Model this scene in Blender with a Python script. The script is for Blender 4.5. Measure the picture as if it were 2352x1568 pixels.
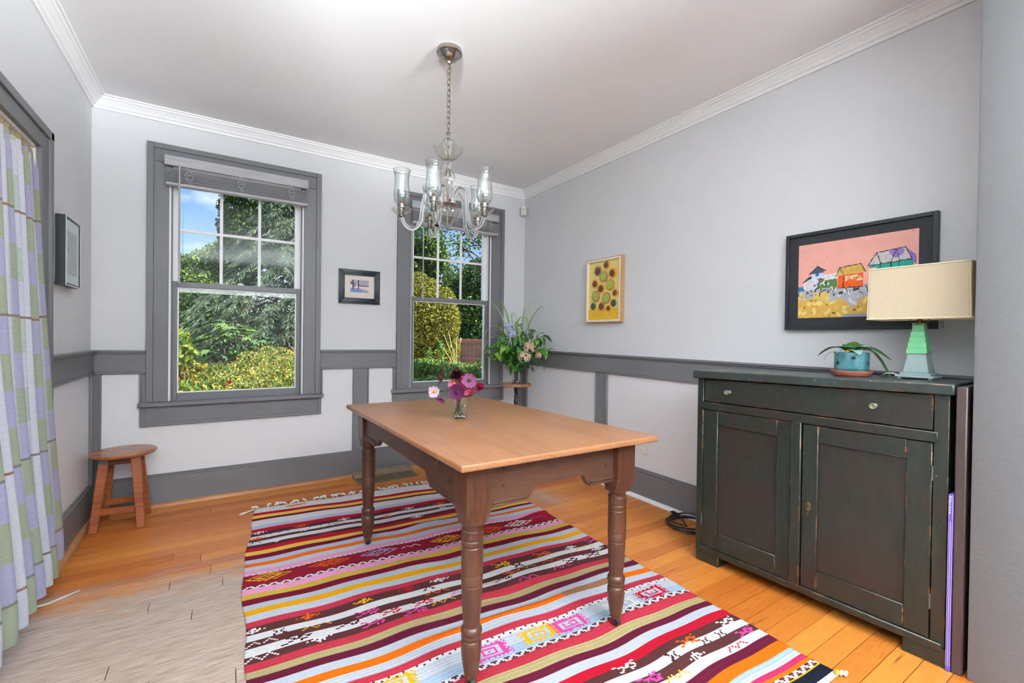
import bpy, bmesh, math, random
import numpy as np
from mathutils import Vector, Matrix, Euler

for o in list(bpy.data.objects):
    bpy.data.objects.remove(o)
SC = bpy.context.scene
COL = SC.collection
R_ = random.Random(7)
PI = math.pi

# ------------------------------------------------------------------ camera, sky, sun, fill lights, exposure
cam_d = bpy.data.cameras.new('camera')
cam = bpy.data.objects.new('camera', cam_d)
COL.objects.link(cam)
CAM = Vector((-2.65721, -3.90633, 1.19192))
cam.location = CAM
cam.rotation_euler = (1.56196, -0.01331, -0.57246)
cam_d.sensor_width = 36.0
cam_d.sensor_fit = 'HORIZONTAL'
cam_d.lens = 1030.98 / 2352 * 36
cam_d.clip_start = 0.02
cam_d.clip_end = 400
SC.camera = cam

SC.view_settings.view_transform = 'Standard'
SC.view_settings.look = 'None'
SC.view_settings.exposure = 0.18
SC.view_settings.gamma = 1.0
SC.view_settings.use_curve_mapping = False

SKY_STRENGTH = 0.95
SUN_STRENGTH = 14.0
ROOM_W = 350.0

w = bpy.data.worlds.new('sky')
SC.world = w
w.use_nodes = True
nt = w.node_tree
nt.nodes.clear()
def wn(t, **k):
    n = nt.nodes.new(t)
    for a, b in k.items():
        setattr(n, a, b)
    return n
tc = wn('ShaderNodeTexCoord')
sep = wn('ShaderNodeSeparateXYZ')
nt.links.new(tc.outputs['Generated'], sep.inputs[0])
ramp = wn('ShaderNodeValToRGB')
e = ramp.color_ramp.elements
e[0].position = 0.0; e[0].color = (0.62, 0.78, 0.98, 1)
e[1].position = 0.75; e[1].color = (0.07, 0.22, 0.72, 1)
m_ = ramp.color_ramp.elements.new(0.22); m_.color = (0.32, 0.56, 0.95, 1)
nt.links.new(sep.outputs['Z'], ramp.inputs[0])
mp = wn('ShaderNodeMapping'); mp.inputs['Scale'].default_value = (1.0, 1.0, 2.2); mp.inputs['Location'].default_value = (0.35, 0.0, 0.0)
nt.links.new(tc.outputs['Generated'], mp.inputs[0])
nz = wn('ShaderNodeTexNoise'); nz.inputs['Scale'].default_value = 3.4; nz.inputs['Detail'].default_value = 7; nz.inputs['Roughness'].default_value = 0.58
nt.links.new(mp.outputs[0], nz.inputs[0])
cr = wn('ShaderNodeValToRGB')
cr.color_ramp.elements[0].position = 0.52; cr.color_ramp.elements[0].color = (0, 0, 0, 1)
cr.color_ramp.elements[1].position = 0.70; cr.color_ramp.elements[1].color = (1, 1, 1, 1)
nt.links.new(nz.outputs['Fac'], cr.inputs[0])
mx = wn('ShaderNodeMix', data_type='RGBA')
nt.links.new(cr.outputs[0], mx.inputs[0])
nt.links.new(ramp.outputs[0], mx.inputs[6])
mx.inputs[7].default_value = (1.35, 1.35, 1.38, 1)
bg = wn('ShaderNodeBackground'); bg.inputs[1].default_value = SKY_STRENGTH
nt.links.new(mx.outputs[2], bg.inputs[0])
ow = wn('ShaderNodeOutputWorld')
nt.links.new(bg.outputs[0], ow.inputs[0])

sun_d = bpy.data.lights.new('sun', 'SUN'); sun_d.energy = SUN_STRENGTH; sun_d.angle = 0.02; sun_d.color = (1, 0.95, 0.86)
sun = bpy.data.objects.new('sun', sun_d); COL.objects.link(sun)
sun.rotation_euler = Vector((-0.42, 0.36, -0.83)).to_track_quat('-Z', 'Y').to_euler()

def area(name, loc, direction, sx, sy, watt, color=(1, 1, 1), portal=False):
    d = bpy.data.lights.new(name, 'AREA'); d.shape = 'RECTANGLE'; d.size = sx; d.size_y = sy; d.energy = watt; d.color = color
    o = bpy.data.objects.new(name, d); COL.objects.link(o); o.location = loc
    o.rotation_euler = Vector(direction).to_track_quat('-Z', 'Z').to_euler()
    if portal:
        d.cycles.is_portal = True
    return o
# added fill lights behind the camera brighten the room off the ceilings; daylight portals
BOUNCE_W = 150.0
FILLC = (0.90, 0.962, 1.0)
fl = area('added_bounce_fill', (-0.60, -6.60, 1.80), (-0.60, 1.0, 0.67), 1.0, 0.5, BOUNCE_W * 1.15, FILLC); fl.data.spread = math.radians(54)
fl = area('added_bounce_fill', (-4.40, -6.30, 1.80), (0.44, 1.0, 0.64), 1.0, 0.5, BOUNCE_W, FILLC); fl.data.spread = math.radians(52)
area('added_uplight_fill', (-1.9, -6.2, 2.0), (0, 0.15, 1), 3.0, 1.6, ROOM_W, FILLC)
area('portal_window', (-2.545, 0.13, 1.5), (0, -1, 0), 0.86, 1.62, 1, portal=True)
area('portal_window', (-0.818, 0.13, 1.5), (0, -1, 0), 0.84, 1.62, 1, portal=True)
area('portal_door', (-3.50, -1.85, 1.02), (1, 0, 0), 1.66, 2.0, 1, portal=True)

# ------------------------------------------------------------------ helpers
def s2l(v):
    v = v / 255.0
    return v / 12.92 if v <= 0.04045 else ((v + 0.055) / 1.055) ** 2.4
def hx(r, g, b):
    return (s2l(r), s2l(g), s2l(b), 1.0)

def tag(o, label=None, cat=None, group=None, kind=None):
    if label: o['label'] = label
    if cat: o['category'] = cat
    if group: o['group'] = group
    if kind: o['kind'] = kind
    return o
def empty(name, loc=(0, 0, 0), rz=0.0, parent=None):
    o = bpy.data.objects.new(name, None); COL.objects.link(o)
    o.empty_display_size = 0.05
    o.location = loc; o.rotation_euler = (0, 0, rz)
    if parent: o.parent = parent
    return o
def thing(name, label, cat, loc=(0, 0, 0), rz=0.0, group=None):
    return tag(empty(name, loc, rz), label, cat, group)
def struct(o):
    o['kind'] = 'structure'; return o

class MB:
    def __init__(s):
        s.v = []; s.f = []; s.c = []; s.col = None
    def _c(s, n):
        s.c += [s.col] * n
    def raw(s, vs, fs):
        b = len(s.v); s.v += [tuple(v) for v in vs]; s.f += [tuple(i + b for i in f) for f in fs]; s._c(len(fs)); return s
    def box(s, x0, x1, y0, y1, z0, z1):
        return s.raw([(x0, y0, z0), (x1, y0, z0), (x1, y1, z0), (x0, y1, z0), (x0, y0, z1), (x1, y0, z1), (x1, y1, z1), (x0, y1, z1)],
                     [(0, 3, 2, 1), (4, 5, 6, 7), (0, 1, 5, 4), (1, 2, 6, 5), (2, 3, 7, 6), (3, 0, 4, 7)])
    def lathe(s, prof, seg=24, c=(0, 0, 0), cap=True, ax=None):
        """prof: list of (r, z) from bottom to top"""
        n = len(prof); vs = []
        for r, z in prof:
            for k in range(seg):
                a = 2 * PI * k / seg; vs.append((r * math.cos(a), r * math.sin(a), z))
        fs = []
        for i in range(n - 1):
            for k in range(seg):
                k2 = (k + 1) % seg; fs.append((i * seg + k, i * seg + k2, (i + 1) * seg + k2, (i + 1) * seg + k))
        if cap:
            if prof[0][0] > 1e-5: fs.append(tuple(range(seg - 1, -1, -1)))
            if prof[-1][0] > 1e-5: fs.append(tuple((n - 1) * seg + k for k in range(seg)))
        if ax is not None:
            q = Vector((0, 0, 1)).rotation_difference(Vector(ax).normalized())
            vs = [q @ Vector(v) for v in vs]
        return s.raw([(v[0] + c[0], v[1] + c[1], v[2] + c[2]) for v in vs], fs)
    def cyl(s, c, r, h, seg=16, ax=(0, 0, 1), r2=None):
        return s.lathe([(r, 0), (r if r2 is None else r2, h)], seg, c, True, ax)
    def ball(s, c, r, seg=12, rings=8, sc=(1, 1, 1)):
        vs = []; fs = []
        for i in range(1, rings):
            t = PI * i / rings
            for k in range(seg):
                a = 2 * PI * k / seg
                vs.append((c[0] + r * sc[0] * math.sin(t) * math.cos(a), c[1] + r * sc[1] * math.sin(t) * math.sin(a), c[2] + r * sc[2] * math.cos(t)))
        for i in range(rings - 2):
            for k in range(seg):
                k2 = (k + 1) % seg; fs.append((i * seg + k2, i * seg + k, (i + 1) * seg + k, (i + 1) * seg + k2))
        t = len(vs); vs.append((c[0], c[1], c[2] + r * sc[2])); vs.append((c[0], c[1], c[2] - r * sc[2]))
        for k in range(seg):
            k2 = (k + 1) % seg; fs.append((t, k, k2)); fs.append((t + 1, (rings - 2) * seg + k2, (rings - 2) * seg + k))
        return s.raw(vs, fs)
    def tube(s, pts, r, seg=8, closed=False, cap=True):
        pts = [Vector(p) for p in pts]; n = len(pts)
        rs = r if isinstance(r, (list, tuple)) else [r] * n
        vs = []; fs = []
        prev = None
        for i in range(n):
            a = pts[(i - 1) % n] if (closed or i > 0) else pts[i]
            b = pts[(i + 1) % n] if (closed or i < n - 1) else pts[i]
            t = (b - a).normalized()
            if prev is None:
                u = t.orthogonal().normalized()
            else:
                u = (prev - t * prev.dot(t))
                u = u.normalized() if u.length > 1e-6 else t.orthogonal().normalized()
            prev = u; wv = t.cross(u)
            for k in range(seg):
                an = 2 * PI * k / seg; vs.append(pts[i] + (u * math.cos(an) + wv * math.sin(an)) * rs[i])
        m = n if closed else n - 1
        for i in range(m):
            j = (i + 1) % n
            for k in range(seg):
                k2 = (k + 1) % seg; fs.append((i * seg + k, i * seg + k2, j * seg + k2, j * seg + k))
        if cap and not closed:
            fs.append(tuple(range(seg - 1, -1, -1))); fs.append(tuple((n - 1) * seg + k for k in range(seg)))
        return s.raw(vs, fs)
    def prism(s, poly, ax, a, b):
        """2-D polygon extruded along ax from a to b; x: poly=(y,z), y: poly=(x,z), z: poly=(x,y)"""
        def P(p, t):
            return (t, p[0], p[1]) if ax == 'x' else ((p[0], t, p[1]) if ax == 'y' else (p[0], p[1], t))
        n = len(poly)
        vs = [P(p, a) for p in poly] + [P(p, b) for p in poly]
        fs = [tuple(range(n - 1, -1, -1)), tuple(range(n, 2 * n))] + [(i, (i + 1) % n, n + (i + 1) % n, n + i) for i in range(n)]
        return s.raw(vs, fs)
    def quad(s, a, b, c, d):
        return s.raw([a, b, c, d], [(0, 1, 2, 3)])
    def frame(s, ax, lo, hi, d0, d1, wd):
        """rectangular frame in plane perpendicular to ax ('x': (y,z), 'y': (x,z)); lo, hi are 2-D corners, wd width"""
        for (a, b) in (((lo[0], lo[1]), (lo[0] + wd, hi[1])), ((hi[0] - wd, lo[1]), (hi[0], hi[1])), ((lo[0] + wd, lo[1]), (hi[0] - wd, lo[1] + wd)), ((lo[0] + wd, hi[1] - wd), (hi[0] - wd, hi[1]))):
            if ax == 'y': s.box(a[0], b[0], d0, d1, a[1], b[1])
            else: s.box(d0, d1, a[0], b[0], a[1], b[1])
        return s
    def grid(s, nx, ny, fn):
        b = len(s.v)
        for j in range(ny + 1):
            for i in range(nx + 1):
                s.v.append(tuple(fn(i / nx, j / ny)))
        for j in range(ny):
            for i in range(nx):
                q = b + j * (nx + 1) + i; s.f.append((q, q + 1, q + nx + 2, q + nx + 1))
        s._c(nx * ny)
        return s
    def xf(s, M, start=0):
        s.v[start:] = [tuple(M @ Vector(v)) for v in s.v[start:]]
        return s
    def build(s, name, mat, parent=None, smooth=None, bevel=0.0, seg=1, loc=None, kind=None):
        me = bpy.data.meshes.new(name)
        me.from_pydata(s.v, [], s.f)
        has_col = any(c is not None for c in s.c)
        if has_col:
            at = me.attributes.new('Col', 'FLOAT_COLOR', 'CORNER')
            arr = []
            for f, c in zip(s.f, s.c):
                arr += list(c or (1, 1, 1, 1)) * len(f)
            at.data.foreach_set('color', arr)
        me.validate()
        bm = bmesh.new(); bm.from_mesh(me)
        bmesh.ops.recalc_face_normals(bm, faces=bm.faces) if not has_col else None
        if bevel > 0:
            ed = [e for e in bm.edges if len(e.link_faces) == 2 and e.calc_face_angle(0) > 0.5]
            bmesh.ops.bevel(bm, geom=ed, offset=bevel, segments=seg, affect='EDGES', profile=0.6, clamp_overlap=True)
        bm.to_mesh(me); bm.free()
        if smooth:
            me.polygons.foreach_set('use_smooth', [True] * len(me.polygons))
            try: me.set_sharp_from_angle(angle=smooth)
            except Exception: pass
        for m in (mat if isinstance(mat, (list, tuple)) else [mat]):
            me.materials.append(m)
        o = bpy.data.objects.new(name, me); COL.objects.link(o)
        if parent: o.parent = parent
        if loc: o.location = loc
        if kind: o['kind'] = kind
        return o
SM = 0.7

def copy_obj(o, name=None, parent=None):
    c = o.copy(); COL.objects.link(c)
    if parent is not None: c.parent = parent
    return c
def copy_tree(root, loc=None, rz=None):
    r = root.copy(); COL.objects.link(r)
    if loc is not None: r.location = loc
    if rz is not None: r.rotation_euler = (0, 0, rz)
    for ch in list(root.children):
        c = copy_obj(ch, parent=r)
        for g in list(ch.children): copy_obj(g, parent=c)
    return r

# ------------------------------------------------------------------ materials
def newmat(name):
    m = bpy.data.materials.new(name); m.use_nodes = True
    t = m.node_tree; t.nodes.clear()
    p = t.nodes.new('ShaderNodeBsdfPrincipled'); o = t.nodes.new('ShaderNodeOutputMaterial')
    t.links.new(p.outputs[0], o.inputs[0])
    return m, t, p
def N(t, ty, **k):
    n = t.nodes.new(ty)
    for a, b in k.items(): setattr(n, a, b)
    return n
def mixc(t, fac, a, b, blend='MIX'):
    n = N(t, 'ShaderNodeMix', data_type='RGBA'); n.blend_type = blend
    for i, x in ((0, fac), (6, a), (7, b)):
        if isinstance(x, (int, float)): n.inputs[i].default_value = x
        elif isinstance(x, (tuple, list)): n.inputs[i].default_value = x
        else: t.links.new(x, n.inputs[i])
    return n.outputs[2]
def noise(t, scale, detail=4, rough=0.5, stretch=None, vec='Object', offset_random=False):
    c = N(t, 'ShaderNodeTexCoord'); out = c.outputs[vec]
    if offset_random:
        oi = N(t, 'ShaderNodeObjectInfo'); ad = N(t, 'ShaderNodeVectorMath', operation='ADD')
        mu = N(t, 'ShaderNodeMath', operation='MULTIPLY'); mu.inputs[1].default_value = 37.0
        t.links.new(oi.outputs['Random'], mu.inputs[0])
        t.links.new(out, ad.inputs[0]); t.links.new(mu.outputs[0], ad.inputs[1]); out = ad.outputs[0]
    if stretch:
        mp = N(t, 'ShaderNodeMapping'); mp.inputs['Scale'].default_value = stretch
        t.links.new(out, mp.inputs[0]); out = mp.outputs[0]
    n = N(t, 'ShaderNodeTexNoise'); n.inputs['Scale'].default_value = scale; n.inputs['Detail'].default_value = detail; n.inputs['Roughness'].default_value = rough
    t.links.new(out, n.inputs[0])
    return n.outputs['Fac']
def rampf(t, v, a, b, ca=(0, 0, 0, 1), cb=(1, 1, 1, 1)):
    r = N(t, 'ShaderNodeValToRGB'); r.color_ramp.elements[0].position = a; r.color_ramp.elements[1].position = b
    r.color_ramp.elements[0].color = ca; r.color_ramp.elements[1].color = cb
    t.links.new(v, r.inputs[0]); return r.outputs[0]
def bump(t, p, h, strength, dist=0.002):
    b = N(t, 'ShaderNodeBump'); b.inputs['Strength'].default_value = strength; b.inputs['Distance'].default_value = dist
    t.links.new(h, b.inputs['Height']); t.links.new(b.outputs[0], p.inputs['Normal'])
def setp(p, **k):
    for a, b in k.items(): p.inputs[a.replace('_', ' ')].default_value = b
def mat(name, col, rough=0.5, metal=0.0, bumps=None, var=None, coat=0.0, spec=0.5, sss=0.0):
    m, t, p = newmat(name)
    setp(p, Base_Color=col, Roughness=rough, Metallic=metal)
    p.inputs['Specular IOR Level'].default_value = spec
    p.inputs['Coat Weight'].default_value = coat
    if var:
        d = tuple(min(1, max(0, c * (1 - var[1]))) for c in col[:3]) + (1,); l = tuple(min(1, c * (1 + var[1])) for c in col[:3]) + (1,)
        f = noise(t, var[0], 5, 0.6)
        t.links.new(mixc(t, rampf(t, f, 0.3, 0.7), d, l), p.inputs['Base Color'])
    if bumps: bump(t, p, noise(t, bumps[0], 3, 0.6), bumps[1], bumps[2] if len(bumps) > 2 else 0.002)
    return m
def wood(name, dark, mid, light, stretch, rough=0.4, scale=6.0, rnd=False, coat=0.0, bmp=0.15, spec=0.5, spots=None):
    m, t, p = newmat(name)
    f1 = noise(t, scale, 6, 0.65, stretch, offset_random=rnd)
    f2 = noise(t, scale * 0.35, 3, 0.5, tuple(x ** 0.5 for x in stretch), offset_random=rnd)
    c1 = mixc(t, rampf(t, f1, 0.32, 0.68), dark, mid)
    c2 = mixc(t, rampf(t, f2, 0.35, 0.7), c1, light)
    c2 = mixc(t, 0.45, c1, c2)
    if spots:
        f3 = noise(t, spots[0], 4, 0.6, spots[3] if len(spots) > 3 else None)
        c2 = mixc(t, rampf(t, f3, spots[1], spots[1] + 0.08), c2, spots[2])
    t.links.new(c2, p.inputs['Base Color'])
    setp(p, Roughness=rough); p.inputs['Coat Weight'].default_value = coat; p.inputs['Specular IOR Level'].default_value = spec
    if bmp: bump(t, p, f1, bmp, 0.0015)
    return m
def vcol(name, rough=0.8, bumps=None, spec=0.3, var=0.0, vscale=200.0, trans=0.0, stretch=None):
    m, t, p = newmat(name)
    a = N(t, 'ShaderNodeAttribute'); a.attribute_name = 'Col'
    c = a.outputs['Color']
    if var:
        f = noise(t, vscale, 3, 0.6, stretch)
        c = mixc(t, var, c, mixc(t, 1.0, c, rampf(t, f, 0.3, 0.7, (0.35, 0.35, 0.35, 1), (1.35, 1.35, 1.35, 1)), 'MULTIPLY'))
    t.links.new(c, p.inputs['Base Color'])
    setp(p, Roughness=rough); p.inputs['Specular IOR Level'].default_value = spec
    if bumps: bump(t, p, noise(t, bumps[0], 2, 0.5, stretch), bumps[1], bumps[2] if len(bumps) > 2 else 0.002)
    if trans:
        tr = N(t, 'ShaderNodeBsdfTranslucent'); t.links.new(c, tr.inputs[0])
        ms = N(t, 'ShaderNodeMixShader'); ms.inputs[0].default_value = trans
        o = [n for n in t.nodes if n.type == 'OUTPUT_MATERIAL'][0]
        t.links.new(p.outputs[0], ms.inputs[1]); t.links.new(tr.outputs[0], ms.inputs[2]); t.links.new(ms.outputs[0], o.inputs[0])
    return m
def leafmat(name, col, rough=0.45, trans=0.35, var=0.25):
    m, t, p = newmat(name)
    f = noise(t, 30, 3, 0.5)
    d = tuple(c * (1 - var) for c in col[:3]) + (1,); l = tuple(min(1, c * (1 + var)) for c in col[:3]) + (1,)
    c = mixc(t, f, d, l); t.links.new(c, p.inputs['Base Color']); setp(p, Roughness=rough)
    tr = N(t, 'ShaderNodeBsdfTranslucent'); t.links.new(c, tr.inputs[0])
    ms = N(t, 'ShaderNodeMixShader'); ms.inputs[0].default_value = trans
    o = [n for n in t.nodes if n.type == 'OUTPUT_MATERIAL'][0]
    t.links.new(p.outputs[0], ms.inputs[1]); t.links.new(tr.outputs[0], ms.inputs[2]); t.links.new(ms.outputs[0], o.inputs[0])
    return m
def pane_mat(name, edge=0.35, base=0.012, power=5.0, tint=(0.97, 0.985, 0.98, 1)):
    m, t, p = newmat(name)
    o = [n for n in t.nodes if n.type == 'OUTPUT_MATERIAL'][0]
    tr = N(t, 'ShaderNodeBsdfTransparent'); tr.inputs[0].default_value = tint
    gl = N(t, 'ShaderNodeBsdfGlossy'); gl.inputs['Roughness'].default_value = 0.0
    lw = N(t, 'ShaderNodeLayerWeight'); lw.inputs[0].default_value = 0.5
    pw = N(t, 'ShaderNodeMath', operation='POWER'); t.links.new(lw.outputs['Facing'], pw.inputs[0]); pw.inputs[1].default_value = power
    fr = N(t, 'ShaderNodeMath', operation='MULTIPLY_ADD'); t.links.new(pw.outputs[0], fr.inputs[0]); fr.inputs[1].default_value = edge; fr.inputs[2].default_value = base
    ms = N(t, 'ShaderNodeMixShader')
    t.links.new(fr.outputs[0], ms.inputs[0]); t.links.new(tr.outputs[0], ms.inputs[1]); t.links.new(gl.outputs[0], ms.inputs[2]); t.links.new(ms.outputs[0], o.inputs[0])
    return m
def glass(name, col=(1, 1, 1, 1), rough=0.0, ior=1.45):
    m, t, p = newmat(name)
    setp(p, Base_Color=col, Roughness=rough, IOR=ior); p.inputs['Transmission Weight'].default_value = 1.0
    return m

WALL = mat('wall_paint', hx(216, 217, 219), 0.75, bumps=(160, 0.25, 0.002), var=(1.2, 0.02))
WALL_SHADED = mat('wall_paint_coarse_shaded', hx(106, 106, 107), 0.8, bumps=(90, 0.55, 0.003))  # coarse wall paint with the stub's shade darkened into its colour
PANEL = mat('panel_paint', hx(224, 224, 226), 0.6, bumps=(60, 0.15, 0.002))
CEIL = mat('ceiling_paint', hx(243, 244, 245), 0.85, bumps=(50, 0.1, 0.002))
WHITE = mat('white_gloss_paint', hx(240, 240, 240), 0.4, bumps=(20, 0.1, 0.002))
SASHW = mat('white_sash_paint', hx(245, 245, 245), 0.45)
GREY = mat('grey_trim_paint', hx(112, 112, 115), 0.42, bumps=(70, 0.2, 0.002), var=(3, 0.05))
CROWN = mat('crown_paint', hx(240, 240, 240), 0.5, bumps=(15, 0.1, 0.002))
PANE = pane_mat('window_glass')
CRYSTAL = glass('crystal', (0.985, 0.995, 0.99, 1), 0.0, 1.38)
THINC = pane_mat('thin_crystal', 0.85, 0.07, 1.9, (0.95, 0.968, 0.958, 1))
JARGLASS = glass('jar_glass', (0.96, 0.99, 0.98, 1))
WATER = glass('water', (0.97, 1.0, 0.98, 1), 0.0, 1.33)
CHROME = mat('tarnished_silver', hx(175, 172, 165), 0.18, 1.0)
CHAINM = mat('chain_metal', hx(140, 125, 105), 0.3, 1.0)
STEEL = mat('dull_steel', hx(120, 118, 115), 0.35, 1.0, var=(30, 0.2))
BRASS = mat('aged_brass', hx(120, 105, 75), 0.4, 0.9, var=(40, 0.25))
BLACK = mat('black_lacquer', hx(28, 28, 32), 0.35)
RUBBER = mat('black_rubber', hx(26, 26, 27), 0.5)
PLASTIC = mat('white_plastic', hx(225, 224, 220), 0.4)
# ------------------------------------------------------------------ room shell
W = 3.373
HC = 2.712
WIN = {1: (-2.974, -2.119), 2: (-1.238, -0.400)}
ZS, ZT = 0.70, 2.36
RAIL0, RAIL1, BASE = 0.915, 1.071, 0.218

m = MB()
xs = [-W - 0.15, WIN[1][0], WIN[1][1], WIN[2][0], WIN[2][1], 0.15]
m.box(xs[0], xs[1], 0, 0.15, -0.3, HC + 0.2); m.box(xs[2], xs[3], 0, 0.15, -0.3, HC + 0.2); m.box(xs[4], xs[5], 0, 0.15, -0.3, HC + 0.2)
for a, b in ((xs[1], xs[2]), (xs[3], xs[4])):
    m.box(a, b, 0, 0.15, -0.3, ZS); m.box(a, b, 0, 0.15, ZT, HC + 0.2)
struct(m.build('wall_back', WALL))
DY0, DY1, DZ = -2.68, -1.02, 2.03
m = MB().box(-W - 0.15, -W, DY1, 0, -0.3, HC + 0.2).box(-W - 0.15, -W, DY0, DY1, DZ, HC + 0.2).box(-W - 0.15, -W, -3.6, DY0, -0.3, HC + 0.2)
struct(m.build('wall_left', WALL))
struct(MB().box(0, 0.15, -3.6, 0, -0.3, HC + 0.2).build('wall_right', WALL))
# stub of the wide opening towards the room behind the camera
struct(MB().box(-0.43, 0.0, -3.60, -3.458, 0, HC).build('wall_near', WALL_SHADED, bevel=0.008, seg=2, smooth=SM))
# the adjoining room behind the camera
m = MB().box(-5.4, 2.4, -8.1, -8.0, 0, HC).box(-5.5, -5.4, -8, -3.6, 0, HC).box(2.4, 2.5, -8, -3.6, 0, HC).box(0.15, 2.4, -3.6, -3.5, 0, HC).box(-5.4, -W - 0.15, -3.6, -3.5, 0, HC)
struct(m.build('wall_adjoining', WALL))
m = MB().box(-W - 0.15, 0.15, -3.6, 0.15, HC, HC + 0.2).box(-5.5, 2.5, -8.1, -3.6, HC, HC + 0.2)
struct(m.build('ceiling', CEIL))

# crown moulding, one length per wall
CP = [(0, 2.634), (0.012, 2.634), (0.014, 2.650), (0.022, 2.654), (0.030, 2.668), (0.048, 2.688), (0.058, 2.694), (0.060, 2.702), (0.072, 2.704), (0.074, HC), (0, HC)]
def crown(name, ax, side, a, b, ma, mb_):
    """ax 'x': along x on the back wall; 'y': along y; mitred by ma/mb at both ends"""
    vs = []
    for t, mi in ((a, ma), (b, mb_)):
        for d, z in CP:
            tt = t + mi * d
            vs.append((tt, -d, z) if ax == 'x' else (side[0] + side[1] * d, tt, z))
    n = len(CP)
    fs = [(i, (i + 1) % n, n + (i + 1) % n, n + i) for i in range(n)] + [tuple(range(n)), tuple(range(2 * n - 1, n - 1, -1))]
    struct(MB().raw(vs, fs).build(name, CROWN))
crown('trim_1', 'x', None, -W, 0, 1, -1)
crown('trim_2', 'y', (-W, 1), 0, -3.6, -1, 0)
crown('trim_3', 'y', (0, -1), 0, -3.458, -1, 0)

# ------------------------------------------------------------------ floor of individual planks
m, t, p = newmat('varnished_pine_floor')
f1 = noise(t, 9, 6, 0.62, (1.2, 22, 22), offset_random=True)
f2 = noise(t, 3.0, 3, 0.5, (0.7, 5, 5), offset_random=True)
oi = N(t, 'ShaderNodeObjectInfo')
base = mixc(t, rampf(t, f1, 0.34, 0.66), hx(160, 80, 24), hx(228, 148, 62))
base = mixc(t, rampf(t, f2, 0.35, 0.75), base, hx(190, 104, 42))
base = mixc(t, 0.5, base, mixc(t, oi.outputs['Random'], hx(170, 84, 28), hx(228, 154, 66)))
dk = noise(t, 2.3, 4, 0.6, (0.7, 9, 9), offset_random=True)
base = mixc(t, rampf(t, dk, 0.66, 0.72), base, hx(96, 50, 26))
worn = mixc(t, rampf(t, f1, 0.3, 0.7), hx(146, 120, 104), hx(206, 188, 172))
gc = N(t, 'ShaderNodeNewGeometry'); sp = N(t, 'ShaderNodeSeparateXYZ'); t.links.new(gc.outputs['Position'], sp.inputs[0])
# worn patch: traffic between door and rug, plus painted glare, broken up by noise
def mth(op, a, b=None):
    n = N(t, 'ShaderNodeMath', operation=op)
    for i, x in ((0, a), (1, b)):
        if x is None: continue
        if isinstance(x, (int, float)): n.inputs[i].default_value = x
        else: t.links.new(x, n.inputs[i])
    return n.outputs[0]
wn1 = noise(t, 2.2, 6, 0.7, (0.8, 3.5, 3.5))
wn2 = noise(t, 26, 4, 0.6, (0.5, 3, 3))
wy = mth('MULTIPLY_ADD', sp.outputs['Y'], -1.0)      # grows towards the camera
wy.node.inputs[2].default_value = -1.12
wx = mth('MULTIPLY_ADD', sp.outputs['X'], -1.0); wx.node.inputs[2].default_value = -1.9
wv = mth('MINIMUM', mth('MULTIPLY', wy, 1.3), mth('MULTIPLY', wx, 2.0))
wv = mth('ADD', wv, mth('MULTIPLY_ADD', wn1, 1.3)); wv.node.inputs[1].links[0].from_node.inputs[2].default_value = -0.65
wv = mth('ADD', wv, mth('MULTIPLY', wn2, 0.25))
wmask = rampf(t, wv, 0.06, 0.42)
# sheen patch painted pale by the right side of the rug
px_ = mth('ABSOLUTE', mth('ADD', sp.outputs['X'], 0.62)); py_ = mth('ABSOLUTE', mth('ADD', sp.outputs['Y'], 1.25))
pd = mth('ADD', mth('MULTIPLY', px_, 1.4), mth('MULTIPLY', py_, 1.1))
pv = mth('SUBTRACT', mth('MULTIPLY', wn1, 1.1), pd)
pm = rampf(t, pv, 0.22, 0.5)
col = mixc(t, wmask, base, worn)
col = mixc(t, mth('MULTIPLY', pm, 0.55), col, worn)
t.links.new(col, p.inputs['Base Color'])
rr = mth('MULTIPLY_ADD', wmask, 0.22); rr.node.inputs[2].default_value = 0.27
rr = mth('ADD', rr, mth('MULTIPLY', wn2, 0.12))
t.links.new(rr, p.inputs['Roughness'])
bump(t, p, f1, 0.12, 0.001)
FLOORM = m
floor = struct(MB().box(-W - 0.05, 0.05, -3.7, 0.05, -0.08, -0.012).box(-5.4, 2.4, -8.0, -3.7, -0.08, -0.002).build('floor', mat('subfloor', hx(45, 28, 18), 0.9)))
rp = random.Random(11)
PWID = 0.0815
y = -0.002
row = 0
fixed = {15: [-2.86], 17: [-2.92, -1.3], 19: [-2.76], 22: [-2.99], 24: [-2.86]}
while y > -3.7:
    x = -W
    cuts = fixed.get(row)
    if cuts is None:
        cuts = []; q = -W + rp.uniform(0.5, 2.2)
        while q < -0.3: cuts.append(q); q += rp.uniform(1.3, 2.4)
    ends = [-W - 0.02] + cuts + [0.02]
    for a, b in zip(ends[:-1], ends[1:]):
        zt = rp.uniform(-0.0008, 0.0)
        MB().box(a + 0.0014, b - 0.0014, y - PWID + 0.0014, y - 0.0014, -0.014, zt).build('plank', FLOORM, parent=floor)
    y -= PWID; row += 1

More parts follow.
